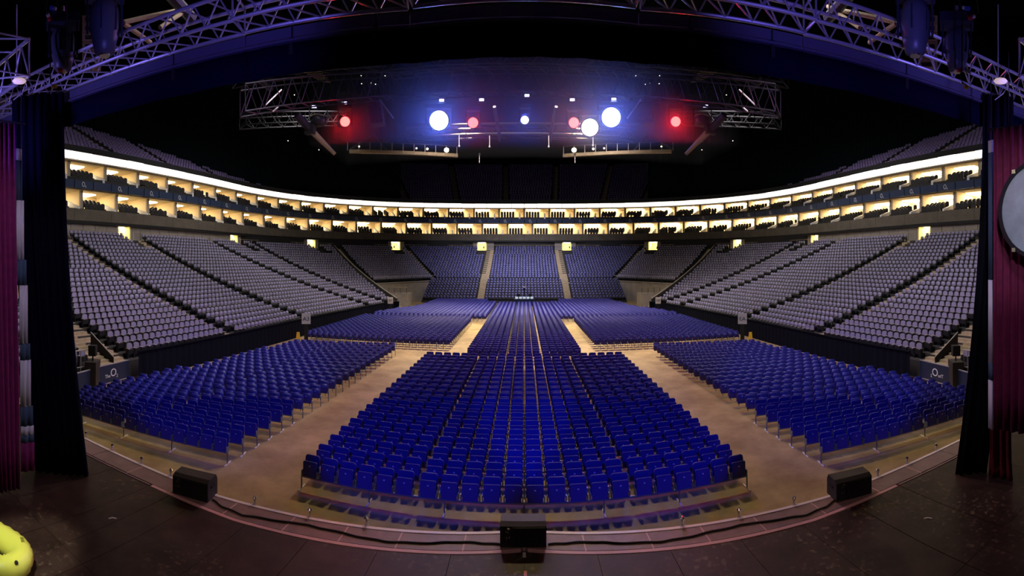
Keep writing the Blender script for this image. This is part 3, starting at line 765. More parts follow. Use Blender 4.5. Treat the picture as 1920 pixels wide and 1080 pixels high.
monitor(981, 1027, .80, .40, .40, 0, 'black wedge monitor at the centre of the stage lip')
monitor(356, 934, .84, .46, .42, math.radians(13), 'black wedge monitor on the left of the stage lip')
monitor(1602, 934, .84, .46, .42, math.radians(-13), 'black wedge monitor on the right of the stage lip')
# cables
def cable(pts, label):
    m = MB(); P = [Vector((x, y, STAGE+.018)) for x, y in pts]; Q = []
    for i in range(len(P)-1):
        for k in range(6): Q.append(P[i].lerp(P[i+1], k/6)+Vector((0, .012*math.sin((i*6+k)*.9), 0)))
    m.path(Q+[P[-1]], .017, 6); tag(m.build('cable', M['rubber']), label, 'cable', 'cables along the stage lip')
for s, sd in ((-1, 'left'), (1, 'right')):
    px = lambda v: CX+(v-CX) if s < 0 else 2*CX-v
    cable([tuple(at(px(a), b, STAGE)[:2]) for a, b in ((938, 1022), (900, 1019), (860, 1017), (815, 1019), (740, 1018), (700, 1013), (640, 1000), (580, 986), (500, 974), (455, 967), (418, 952), (398, 938))], 'black cable from the centre monitor to the %s monitor' % sd)
# small chrome clamps just beyond the stage edge
for px, py in ((163, 820), (217, 842), (273, 866), (325, 890), (477, 946), (583, 966), (688, 983)):
    for s in (-1, 1):
        x_ = px if s < 0 else 2*CX-px; a = th(x_); p = at(x_, py, STAGE)
        yy = yo(p.x)+.06; t = thing('edge_clamp', 'small chrome clamp on the stage edge, %s' % {163:'outermost on the %s', 217:'second from the %s curtain', 273:'third from the %s curtain', 325:'just outside the %s monitor', 477:'just inside the %s monitor', 583:'second inside the %s monitor', 688:'nearest the centre monitor on the %s'}[px] % ('left' if s < 0 else 'right'), 'clamp', (p.x, yy, STAGE-.03), 0, 'clamps on the stage edge'); t.scale = (1.25, 1.25, 1.25)
        m = MB(); m.tube((0,0,-.1), (0,0,.10), .018, 8); m.lathe([(.03, .10), (.034, .13), (.012, .16)], 8); m.build('post', M['chrome'], t)
        m = MB(); m.box((0, -.02, .02), (.10, .03, .03)); m.box((.04, -.02, -.03), (.02, .03, .1)); m.build('bracket', M['armrest'], t)

# ------------------------------------------------------------------ curtains at the proscenium
def folds(p0, p1, z0, z1, nf, amp, name, mt, parent=None, flare=0.0, lean=0.0, nz=8):
    a, b = Vector((*p0, 0)), Vector((*p1, 0)); d = b-a; n = Vector((-d.y, d.x, 0)).normalized(); N = nf*6; vs = []
    for j in range(nz+1):
        u = j/nz; z = z1+(z0-z1)*u; sp = 1+flare*max(0, u-.55)**2
        for i in range(N+1):
            w_ = i/N; off = amp*(math.sin(2*PI*nf*w_+.4*math.sin(9*w_))+.35*math.sin(2*PI*nf*2.3*w_+1.3))*(.6+.4*u)
            c = (w_-.5)*sp+.5
            vs.append(a+d*c+n*off+d.normalized()*lean*u*u+Vector((0, 0, z)))
    m = MB(); m.add(vs, [(j*(N+1)+i, j*(N+1)+i+1, (j+1)*(N+1)+i+1, (j+1)*(N+1)+i) for j in range(nz) for i in range(N)])
    o = m.build(name, mt, parent, True); md = o.modifiers.new('thickness', 'SOLIDIFY'); md.thickness = .012; return o
def pr(px, r): 
    a = th(px); return (r*math.sin(a), r*math.cos(a))
# left
tag(folds(pr(22, 11.0), pr(119, 10.7), STAGE, 10.7, 7, .07, 'stage_leg_drape', M['navydrape'], None, .0, .58), 'black drape hanging at the left of the stage opening', 'curtain')
cur = thing('striped_banner', 'narrow white and slate striped cloth between magenta curtain and black drape on the left', 'banner', (0,0,0))
A_, B_ = pr(33, 10.2), pr(60, 10.35)
for (y0, y1, mt) in ((278, 300, 'white_cloth'), (300, 375, 'slate_cloth'), (375, 487, 'white_cloth'), (487, 535, 'slate_cloth'), (535, 645, 'white_cloth'), (645, 676, 'slate_cloth'), (676, 763, 'white_cloth'), (763, 800, 'slate_cloth'), (800, 817, 'white_cloth'), (817, 831, 'slate_cloth'), (831, 885, 'magenta')):
    z1, z0 = EYE+(CY-y0)/F*10.2, EYE+(CY-y1)/F*10.2
    A2, B2 = pr(30+6*(y0-278)/600+ (4 if y0 > 500 else 0), 10.2), pr(40+24*(y0-278)/550, 10.3)
    folds(A2, B2, max(z0, STAGE), z1, 2, .03, 'cloth_band', M[mt], cur, 0, 0, 2)
tag(folds(pr(-40, 9.6), pr(29, 9.9), STAGE+.05, 9.72, 7, .06, 'stage_curtain', M['magenta'], None, -.9, .17), 'magenta velvet curtain hanging at the left edge', 'curtain')
for p0, p1, zz, sd in ((pr(-40, 9.6), pr(48, 9.9), 9.73, 'left'), (pr(1852, 9.95), pr(1990, 9.35), 9.61, 'right')):
    t = thing('curtain_pipe', 'thin dark pipe carrying the magenta curtain on the %s' % sd, 'pipe', ((p0[0]+p1[0])/2, (p0[1]+p1[1])/2, zz)); L0 = t.location
    m = MB(); m.tube(Vector((*p0, zz))-L0, Vector((*p1, zz))-L0, .025, 8); m.build('pipe', M['darksteel'], t)
    for f in (.3, .9):
        m = MB(); p = Vector((*p0, zz)).lerp(Vector((*p1, zz)), f)-L0; m.tube(p, p+Vector((0, 0, 1.6)), .008, 5); m.build('hanger', M['darksteel'], t)
# right
tag(folds(pr(1843, 10.8), pr(1900, 11.0), STAGE, 10.7, 4, .07, 'stage_leg_drape', M['drape'], None, 0, -.66), 'black drape hanging at the right of the stage opening', 'curtain')
m = MB(); m.tube((*pr(40, 10.3), 9.2), (*pr(40, 10.3), 10.9), .015, 6); m.build('hanging_cord', M['darksteel'], cur)
cur = thing('striped_banner', 'narrow pale and slate cloth strip between black drape and magenta curtain on the right', 'banner', (0,0,0))
for (y0, y1, mt) in ((262, 285, 'white_cloth'), (285, 525, 'slate_cloth'), (525, 682, 'white_cloth'), (682, 714, 'slate_cloth'), (714, 806, 'white_cloth')):
    z1, z0 = EYE+(CY-y0)/F*10.2, EYE+(CY-y1)/F*10.2
    folds(pr(1853, 10.3), pr(1863, 10.2), z0, z1, 1, .02, 'cloth_band', M[mt], cur, 0, 0, 2)
tag(folds(pr(1862, 9.9), pr(1990, 9.3), EYE+(CY-806)/F*9.8, 9.6, 9, .06, 'stage_curtain', M['plum'], None, 0, 0), 'magenta velvet curtain behind the round pale disc at the right', 'curtain')
tag(folds(pr(1855, 10.6), pr(1895, 10.4), STAGE, 3.6, 3, .06, 'lower_curtain', M['crimson'], None, .6, 0), 'crimson curtain hem below the magenta curtain at the right', 'curtain')
m = MB(); m.tube((*pr(1858, 10.3), 9.3), (*pr(1858, 10.3), 10.9), .015, 6); m.build('hanging_cord', M['darksteel'], cur)
# round disc
p = at(1947, 392, r=8.9); t = thing('round_mirror', 'large round pale blue disc with dark rim hanging before the right curtain', 'disc', p, 0)
a = th(1930)+.62; R = Matrix.Rotation(-a, 4, 'Z') @ Matrix.Rotation(PI/2, 4, 'X')
m = MB(); m.lathe([(.90, -.02), (.90, .02)], 40, R); m.build('face', M['disc'], t)
m = MB(); prof = [(.89, .05), (.97, .05), (.97, -.05), (.89, -.05), (.89, .05)]; vs = []
for r_, z_ in prof[:4]: vs += [R@Vector((r_*math.cos(2*PI*i/40), r_*math.sin(2*PI*i/40), z_)) for i in range(40)]
m.add(vs, [(j*40+i, j*40+(i+1) % 40, ((j+1) % 4)*40+(i+1) % 40, ((j+1) % 4)*40+i) for j in range(4) for i in range(40)]); m.build('rim', M['black'], t)
for an in (2.2, -2.2):
    m = MB(); m.box(R@Vector((.97*math.cos(an), .97*math.sin(an), .02)), (.08, .08, .08)); m.build('fixing', M['chrome'], t)
m = MB(); q_ = Vector((*pr(1947, 9.67), 9.61))-p; m.path([Vector((0, 0, .95)), Vector((q_.x*.5, q_.y*.5, q_.z*.8)), q_], .012, 6); m.build('hanging_wire', M['darksteel'], t)

# yellow inflatable dinghy
p = at(-22, 1052, STAGE); t = thing('inflatable_dinghy', 'yellow inflatable dinghy lying on the stage at the left edge', 'inflatable', (p.x, p.y, STAGE), .32)
m = MB(); N = 56; K = 14; vs = []
def ovp(u, ax, by):
    c, s = math.cos(u), math.sin(u); return ax*math.copysign(abs(c)**.8, c), by*math.copysign(abs(s)**.85, s)
for i in range(N):
    u = 2*PI*i/N; cx_, cy_ = ovp(u, .62, .36); n = Vector((cx_/.62**2, cy_/.36**2, 0)).normalized(); rr = .205+.008*math.cos(i*PI)
    for k in range(K):
        q = 2*PI*k/K; vs.append(Vector((cx_, cy_, .21))+n*rr*math.cos(q)+Vector((0, 0, rr*math.sin(q))))
m.add(vs, [(i*K+k, ((i+1) % N)*K+k, ((i+1) % N)*K+(k+1) % K, i*K+(k+1) % K) for i in range(N) for k in range(K)]); m.build('air_tube', M['yellow'], t, True)
m = MB(); m.add([(*ovp(2*PI*i/24, .52, .26), .05) for i in range(24)], [tuple(range(24))]); m.build('floor_sheet', M['black'], t)
m = MB(); m.lathe([(.03, 0), (.03, .02), (.015, .03)], 10, Matrix.Translation((.74, -.09, .36)) @ Matrix.Rotation(.5, 4, 'Y')); m.build('valve', M['black'], t)
def seam(pts, nm): mm = MB(); mm.path(pts, .006, 5); return mm.build(nm, M['rubber'], t)
seam([Vector((.20+.03*math.sin(i), -.20-.05*i, .36+.05*math.sin(PI*i/6))) for i in range(7)], 'cord')
seam([Vector((.1+.64*i/8, -.25+.17*i/8, .40+.015*math.sin(PI*i/8)-.04*(i/8)**2)) for i in range(9)], 'cord')
m = MB(); T_ = Matrix.Translation((.45, .34, .405)); m.box((.45, .34, .412), (.11, .05, .012), 0, -.6); m.build('label_patch', mat('olive_print', (.25, .26, .03), .6), t)

# ------------------------------------------------------------------ boards, rails and kit beside the floor
def O2board(px0, py0, px1, py1, h, mirror, label, name='banner_board', text=True):
    a, b = at(px0, py0, .12), at(px1, py1, .12); a.z = b.z = 0
    d = (b-a); L = d.length; rz = math.atan2(d.y, d.x); t = thing(name, label, 'barrier board', (a+b)/2, rz, None)
    m = MB(); m.box((0, 0, h/2+.12), (L, .05, h)); m.build('panel', M['board'], t)
    for zz in (h+.14, .10):
        m = MB(); m.box((0, 0, zz), (L, .07, .05)); m.build('rail', M['alu'], t)
    for e in (-1, 1):
        m = MB(); m.tube((e*L*.42, 0, .12), (e*L*.42, -.35, 0), .025, 6); m.tube((e*L*.42, 0, .12), (e*L*.42, .3, 0), .025, 6); m.build('foot', M['alu'], t)
    if text:
        k = -1 if mirror else 1
        for (s_, sz, x_, z_) in (('The', .27, -.40, .40), ('O', .62, .06, .42), ('2', .26, .36, .32)):
            me = text_mesh(s_, sz, .004, mirror); me.materials.append(M['logo']); o = link('lettering', me, t); o.rotation_euler = (PI/2, 0, 0); o.location = (k*x_, -.032, z_)
    return t
O2board(178, 724, 241, 707, .98, False, 'navy board reading The O2 beside the left stand')
O2board(1966-241, 707, 1966-178, 724, .98, True, 'navy board with mirrored The O2 lettering beside the right stand')
O2board(143, 737, 176, 726, .98, False, 'plain navy board between The O2 board and the left black drape', 'banner_board', False)
O2board(1966-176, 726, 1966-143, 737, .98, True, 'plain navy board between The O2 board and the right black drape', 'banner_board', False)
for s, sd in ((-1, 'left'), (1, 'right')):
    # flight of wide steps down to the floor, rail, kit
    t = bpy.data.objects.new('stair_aisle', None); COL.objects.link(t); tag(t, 'pale steps up from the floor beside the %s board' % sd, kind='structure')
    for k in range(5):
        m = MB(); m.box((s*(20.9+.30*k), 15.6, .1+.2*k), (.32, 1.5, .2)); m.build('step', M['step'], t)
    a = Vector((s*20.6, 16.5, 1.36)); b = Vector((s*22.9, 16.55, 2.5))
    t = thing('stair_rail', 'slanting rail and black panel beside the steps by the %s barrier' % sd, 'railing', (s*20.6, 16.5, 0))
    m = MB(); m.tube(a-t.location, b-t.location, .03, 6); m.build('handrail', M['armrest'], t)
    m = MB(); q = [a, b, Vector((b.x, b.y, 1.1)), Vector((a.x, a.y, .0))]; m.hexa([q[3]-t.location+Vector((0, -.02, 0)), q[2]-t.location+Vector((0, -.02, 0)), q[2]-t.location+Vector((0, .02, 0)), q[3]-t.location+Vector((0, .02, 0)), q[0]-t.location+Vector((0, -.02, -.02)), q[1]-t.location+Vector((0, -.02, -.02)), q[1]-t.location+Vector((0, .02, -.02)), q[0]-t.location+Vector((0, .02, -.02))]); m.build('side_panel', M['black'], t)
    t = thing('guard_rail', 'pale guard rail with thin bars in front of the %s end seats' % sd, 'railing', (s*20.3, 13.3, 0))
    for zz in (2.05, 1.15):
        m = MB(); m.tube((0, -1.9, zz), (0, 1.75, zz), .032, 6); m.build('rail', M['armrest'], t)
    for i in range(15):
        m = MB(); m.tube((0, -1.85+.255*i, .0 if i % 5 == 0 else 1.15), (0, -1.85+.255*i, 2.05), .028 if i % 5 == 0 else .012, 5); m.build('bar', M['alu'], t)
    p = at(983+s*803, 706, 0); t = thing('equipment_case', 'black equipment case with a small speaker on top beside the %s board' % sd, 'case', (s*19.95, 14.55, 0), s*.9)
    m = MB(); m.box((0, 0, .75), (1.0, .6, 1.5)); m.build('case_body', M['case'], t)
    m = MB(); m.tube((.0, 0, 1.5), (0, 0, 1.75), .04); m.build('stand', M['darksteel'], t)
    m = MB(); m.box((0, 0, 2.05), (.42, .4, .55)); m.build('speaker_box', M['black'], t)
# letter signs on the barriers
for (px, py, sz, txt, mt, lb, r) in ((574, 607, .86, 'A3', 'sign', 'grey', 38.0), (732, 569, .80, 'B3', 'signw', 'cream', 59.5)):
    for s, sd in ((-1, 'left'), (1, 'right')):
        x_ = px if s < 0 else 2*CX-px; a = th(x_); p = at(x_, py, r=r)
        t = thing('block_sign', '%s square sign %s standing by the %s barrier' % (lb, txt if s < 0 else txt+' mirrored', sd), 'sign', (p.x, p.y, 0), -a)
        m = MB(); m.box((0, 0, p.z+sz*.5), (sz*.86, .04, sz*1.05)); m.build('board', M[mt], t)
        m = MB(); m.box((0, .04, p.z*.5), (.34, .05, p.z)); m.build('stand', M['black'], t)
        me = text_mesh(txt, sz*.55, .004, s > 0); me.materials.append(M['ink']); o = link('lettering', me, t); o.rotation_euler = (PI/2, 0, 0); o.location = (0, -.03, p.z+sz*.3)
# yellow floor signs, pale doorway boxes at the barrier foot
for s, sd in ((-1, 'left'), (1, 'right')):
    x_ = 559 if s < 0 else 2*CX-559; p = at(x_, 638, 0); t = thing('wet_floor_sign', 'yellow folding floor sign by the %s barrier' % sd, 'sign', (p.x, p.y, 0), -th(x_))
    for e in (-1, 1):
        m = MB(); m.hexa([(-.2, e*.16-.012, 0), (.2, e*.16-.012, 0), (.2, e*.16+.012, 0), (-.2, e*.16+.012, 0), (-.13, e*.02-.012, .72), (.13, e*.02-.012, .72), (.13, e*.02+.012, .72), (-.13, e*.02+.012, .72)]); m.build('leaf_panel', M['yellowsign'], t)
# mixing desk in the middle
t = thing('mixing_desk', 'dark mixing desk with pale screens at the back of the centre aisle', 'desk', (0, 73.6, 0))
m = MB(); m.box((0, -.9, .55), (3.3, .08, 1.1)); m.box((0, 0, 1.0), (3.3, 1.7, .1)); m.box((-1.62, 0, .5), (.08, 1.7, 1.0)); m.box((1.62, 0, .5), (.08, 1.7, 1.0)); m.build('desk_body', M['board'], t)
for i in range(5):
    m = MB(); x = -1.2+.6*i; m.box((x, -.5, 1.32), (.46, .05, .34), 0, 0, -.5); m.build('screen', M['screen'], t)
for e in (-1, 1):
    m = MB(); m.box((e*.95, .2, 1.45), (.5, .4, .9)); m.build('rack', M['black'], t)
t = thing('camera_tripod', 'video camera on a tall tripod standing at the mixing desk', 'camera', (0, 74.9, 0))
for a in (0, 2.1, 4.2):
    m = MB(); m.tube((.55*math.sin(a), .55*math.cos(a), 0), (0, 0, 2.4), .04, 6); m.build('leg', M['darksteel'], t)
m = MB(); m.box((0, -.1, 2.65), (.34, .7, .36)); m.build('camera_body', M['black'], t)
m = MB(); m.tube((0, -.45, 2.68), (0, -.75, 2.68), .12, 10); m.build('camera_lens', M['darksteel'], t)
m = MB(); m.box((0, .1, 2.93), (.5, .2, .16)); m.build('viewfinder', M['sign'], t)
# concrete fronts at the corners carry rails; entry landing between stands
for s, sd in ((-1, 'left'), (1, 'right')):
    t0, t1 = 1.41, 1.65; tt = [t0+(t1-t0)*i/10 for i in range(11)]; P = [Vector((s*abs(bowl(q, 9/NR*.975-.004)[0]), bowl(q, 9/NR*.975-.004)[1], rowz(9))) for q in tt]
    t = thing('corner_rail', 'pale rail with black posts along the raised %s corner front' % sd, 'railing', P[5]); L0 = P[5].copy()
    m = MB(); m.path([p-L0+Vector((0, 0, .95)) for p in P], .035, 6); m.build('handrail', M['armrest'], t)
    for p in P[::2]:
        m = MB(); m.tube(p-L0, p-L0+Vector((0, 0, .95)), .03, 5); m.build('post', M['darksteel'], t)
    m = MB(); m.path([p-L0+Vector((0, 0, -.1)) for p in P], .07, 4); m.build('coping', M['greyconc'], t)
    # long rail beside the far stair of the side stand
    P = [Vector((s*abs(bowl(1.392, f)[0]), bowl(1.392, f)[1], 1.0+8.6*(.7*f+.3*f*f)+1.0)) for f in [i/12 for i in range(13)]]
    t = thing('stair_rail', 'long pale sloping wall rail at the far end of the %s stand' % sd, 'railing', P[6]); L0 = P[6].copy()
    m = MB()
    for i in range(12): a, b = P[i]-L0, P[i+1]-L0; v = Vector((0, 0, .9)); w_ = Vector((.05, .05, 0)); m.hexa([a-v-w_, b-v-w_, b-v+w_, a-v+w_, a-w_, b-w_, b+w_, a+w_])
    m.build('side_wall', M['terrace'], t)
    m = MB(); m.path([p-L0 for p in P], .07, 6); m.build('handrail', M['greyconc'], t)
    # platform beside the low pull-out rows
    t = thing('entry_platform', 'pale concrete entry platform with rail beside the low end rows on the %s' % sd, 'platform', (s*20.0, 72, 0))
    m = MB(); m.box((0, 0, 1.0), (3.2, 3.0, 2.0)); m.build('slab', M['greyconc'], t)
    m = MB(); m.tube((-1.6, -1.5, 2.95), (1.6, -1.5, 2.95), .04); m.build('handrail', M['step'], t)
    for e in (-1.5, -.5, .5, 1.5):
        m = MB(); m.tube((e, -1.5, 2.0), (e, -1.5, 2.95), .03, 5); m.build('post', M['darksteel'], t)

# ------------------------------------------------------------------ people standing in the suites
def person(px, lab):
    s_ = s_of_px(px); base = Vector(ring(s_, .45, Z['lf']+.0)); me = bpy.data.meshes.new('body')
    J = dict(pel=(0,0,.98), ch=(0,0,1.32), nk=(0,0,1.50), hd=(0,-.02,1.62), ht=(0,-.01,1.76), sl=(-.19,0,1.44), el=(-.27,.02,1.16), wl=(-.20,-.16,1.0), sr=(.19,0,1.44), er=(.28,.02,1.16), wr=(.30,-.08,.92), hl=(-.10,0,.93), kl=(-.12,-.02,.5), al=(-.12,.02,.08), fl=(-.13,-.14,.04), hr=(.10,0,.93), kr=(.12,-.02,.5), ar=(.13,.02,.08), fr=(.14,-.14,.04))
    RD = dict(pel=.15, ch=.16, nk=.06, hd=.10, ht=.07, sl=.075, el=.05, wl=.04, sr=.075, er=.05, wr=.04, hl=.10, kl=.07, al=.05, fl=.04, hr=.10, kr=.07, ar=.05, fr=.04)
    n = list(J); E = [('pel','ch'),('ch','nk'),('nk','hd'),('hd','ht'),('ch','sl'),('sl','el'),('el','wl'),('ch','sr'),('sr','er'),('er','wr'),('pel','hl'),('hl','kl'),('kl','al'),('al','fl'),('pel','hr'),('hr','kr'),('kr','ar'),('ar','fr')]
    me.from_pydata([J[k] for k in n], [(n.index(a), n.index(b)) for a, b in E], []); o = bpy.data.objects.new('person', me); COL.objects.link(o)
    o.modifiers.new('skin', 'SKIN'); sub = o.modifiers.new('smooth', 'SUBSURF'); sub.levels = 1; sub.render_levels = 1
    sk = me.skin_vertices[0].data
    for i, k in enumerate(n): sk[i].radius = (RD[k], RD[k]*.85); sk[i].use_root = (k == 'pel')
    me.materials.append(M['cloth']); o.location = base; o.rotation_euler = (0, 0, -th(px)); tag(o, lab, 'person')
    m = MB(); m.lathe([(.001, 1.60), (.07, 1.63), (.085, 1.70), (.06, 1.755), (.001, 1.77)], 10, Matrix.Translation((0, -.035, -.01))); m.build('face', M['skin'], o, True)
    m = MB(); m.lathe([(.09, 1.68), (.105, 1.72), (.07, 1.785), (.001, 1.80)], 10, Matrix.Translation((0, .01, 0))); m.build('hair', M['black'], o, True)
person(435, 'person in dark clothes standing in a lower suite on the left')
person(1531, 'person in dark clothes standing in a lower suite on the right')
# ------------------------------------------------------------------ trusses
def truss(name, label, p0, p1, w_, h_, nb, rc, rb, mt, mb_, single=True, group=None, cat='truss'):
    """box truss from p0 to p1 (bottom middle line); braces singly when near, else as one part"""
    p0, p1 = Vector(p0), Vector(p1); c = (p0+p1)/2; d = (p1-p0).normalized(); n = Vector((-d.y, d.x, 0)).normalized()*w_/2; u = Vector((0, 0, h_))
    t = thing(name, label, cat, c, 0, group); q0, q1 = p0-c, p1-c
    cs = [(q0-n, q1-n), (q0+n, q1+n), (q0-n+u, q1-n+u), (q0+n+u, q1+n+u)]
    for a, b in cs:
        m = MB(); m.tube(a, b, rc, 8 if single else 6); m.build('chord', mt, t, False)
    m = MB()
    def br(a, b):
        nonlocal m
        m.tube(a, b, rb, 6 if single else 4, 0, False)
        if single: m.build('brace', mb_, t); m = MB()
    L = lambda c_, f: c_[0].lerp(c_[1], f)
    for i in range(nb):
        f0, f1, fm = i/nb, (i+1)/nb, (i+.5)/nb
        for lo, hi in ((0, 2), (1, 3)): br(L(cs[lo], f0), L(cs[hi], fm)); br(L(cs[hi], fm), L(cs[lo], f1))
        br(L(cs[0], f0), L(cs[1], f1)); br(L(cs[2], f0), L(cs[3], fm))
    for f in (0, 1):
        br(L(cs[0], f), L(cs[1], f)); br(L(cs[2], f), L(cs[3], f)); br(L(cs[0], f), L(cs[2], f)); br(L(cs[1], f), L(cs[3], f))
    if not single: o = m.build('braces', mb_, t); o['kind'] = 'stuff'
    return t
TP = [(1.84, 7.27), (4.7, 6.8), (12.3, 5.35)]
ZT = 10.86
def tz(p, z=ZT): return (p[0], p[1], z)
for s, sd in ((-1, 'left'), (1, 'right')):
    A, B, C_ = [(s*x, y-.25) for x, y in TP]
    truss('lighting_truss', 'violet-lit aluminium truss over the %s end of the stage front' % sd, tz(C_), tz(B), .5, .46, 15, .034, .016, M['alu'], M['alu'])
    truss('lighting_truss', 'violet-lit aluminium truss between the %s end truss and the middle truss' % sd, tz(B, ZT+.02), tz(A, ZT+.02), .5, .46, 6, .034, .016, M['alu'], M['alu'])
    # second, higher truss behind the left and right ends
    p = at(CX+s*925, 106, r=9.2); q = at(CX+s*1120, 60, r=8.0)
    e0 = at(CX+s*915 if s < 0 else CX+s*885, 112 if s < 0 else 112, r=9.0)
    truss('rigging_truss', 'short wide truss hanging above the %s end of the stage front' % sd, (s*8.3, 4.0, 10.55), (s*12.5, 4.3, 11.0), .85, .75, 5, .04, .02, M['alu'], M['alu'])
truss('lighting_truss', 'dim aluminium truss over the middle of the stage front', (-1.8, 7.02, ZT+.04), (1.8, 7.02, ZT+.04), .5, .46, 6, .034, .016, M['alu'], M['alu'])
# curtain track and black border cloth below the trusses
TRK = thing('curtain_track', 'slate blue track beam under the stage front trusses', 'beam', (0, 7.2, 10.6))
PEL = thing('border_cloth', 'dark navy border cloth hanging under the stage front trusses', 'curtain', (0, 7.2, 10.3))
poly = [(-12.3, 5.35), (-4.7, 6.8), (-1.84, 7.27), (1.84, 7.27), (4.7, 6.8), (12.3, 5.35)]
trk = mat('track_slate', (.10, .10, .17), .4, .3)
for i in range(5):
    a, b = Vector((*poly[i], 0)), Vector((*poly[i+1], 0)); d = (b-a).normalized(); n = Vector((-d.y, d.x, 0))
    def seg(z0, z1, w0, w1, name, mt, par):
        m = MB(); L0 = par.location; e = d*.01
        m.hexa([a+e+n*w0+Vector((0,0,z0))-L0, b-e+n*w0+Vector((0,0,z0))-L0, b-e+n*w1+Vector((0,0,z0))-L0, a+e+n*w1+Vector((0,0,z0))-L0, a+e+n*w0+Vector((0,0,z1))-L0, b-e+n*w0+Vector((0,0,z1))-L0, b-e+n*w1+Vector((0,0,z1))-L0, a+e+n*w1+Vector((0,0,z1))-L0]); return m.build(name, mt, par)
    seg(10.60, 10.78, -.05, .05, 'beam', trk, TRK); seg(10.52, 10.56, -.09, .09, 'rail', trk, TRK)
    if i in (0, 1, 3, 4):
        for f in (.3, .8):
            m = MB(); p = a.lerp(b, f)+Vector((0, 0, 10.55))-TRK.location; m.box(p, (.08, .1, .5)); m.build('hanger', M['darksteel'], TRK)
    o = folds(tuple(a[:2]), tuple(b[:2]), 9.98, 10.54, 5, .015, 'cloth_width', M['navydrape'], None, 0, 0, 2); o.parent = PEL; o.matrix_parent_inverse = Matrix.Translation(-PEL.location)

# ------------------------------------------------------------------ big lamps and kit above the stage ends
M['barrel'] = mat('slate_barrel', (.075, .085, .11), .4)
def hanging_lamp(px, py, r, wid, hgt, label):
    p = at(px, py, r=r); t = thing('moving_head_lamp', label, 'stage lamp', p, -th(px), 'big lamps above the stage ends'); R_ = wid/2
    m = MB(); m.lathe([(R_*.35, -hgt*.5), (R_*.62, -hgt*.46), (R_*.74, -hgt*.30), (R_*.92, -hgt*.05), (R_*.95, hgt*.2), (R_*.8, hgt*.36), (R_*.5, hgt*.42)], 16); m.build('barrel', M['barrel'], t, True)
    m = MB(); m.lathe([(R_*.33, -hgt*.52), (R_*.36, -hgt*.49)], 16); m.build('lens', M['chrome'], t)
    for e in (-1, 1):
        m = MB(); m.box((e*R_*1.06, 0, hgt*.22), (R_*.14, R_*.5, hgt*.75)); m.build('yoke_arm', M['housing'], t)
    m = MB(); m.box((0, 0, hgt*.62), (wid*1.25, wid*.8, hgt*.2)); m.build('base_box', M['housing'], t)
    m = MB(); m.tube((0, 0, hgt*.72), (0, 0, hgt*.95), .04); m.build('hook_clamp', M['alu'], t)
    for k in range(6):
        m = MB(); a = k*PI/3+.3; m.box((R_*.93*math.cos(a), R_*.93*math.sin(a), .06*hgt), (.03, .03, hgt*.4)); m.build('cooling_fin', M['housing'], t)
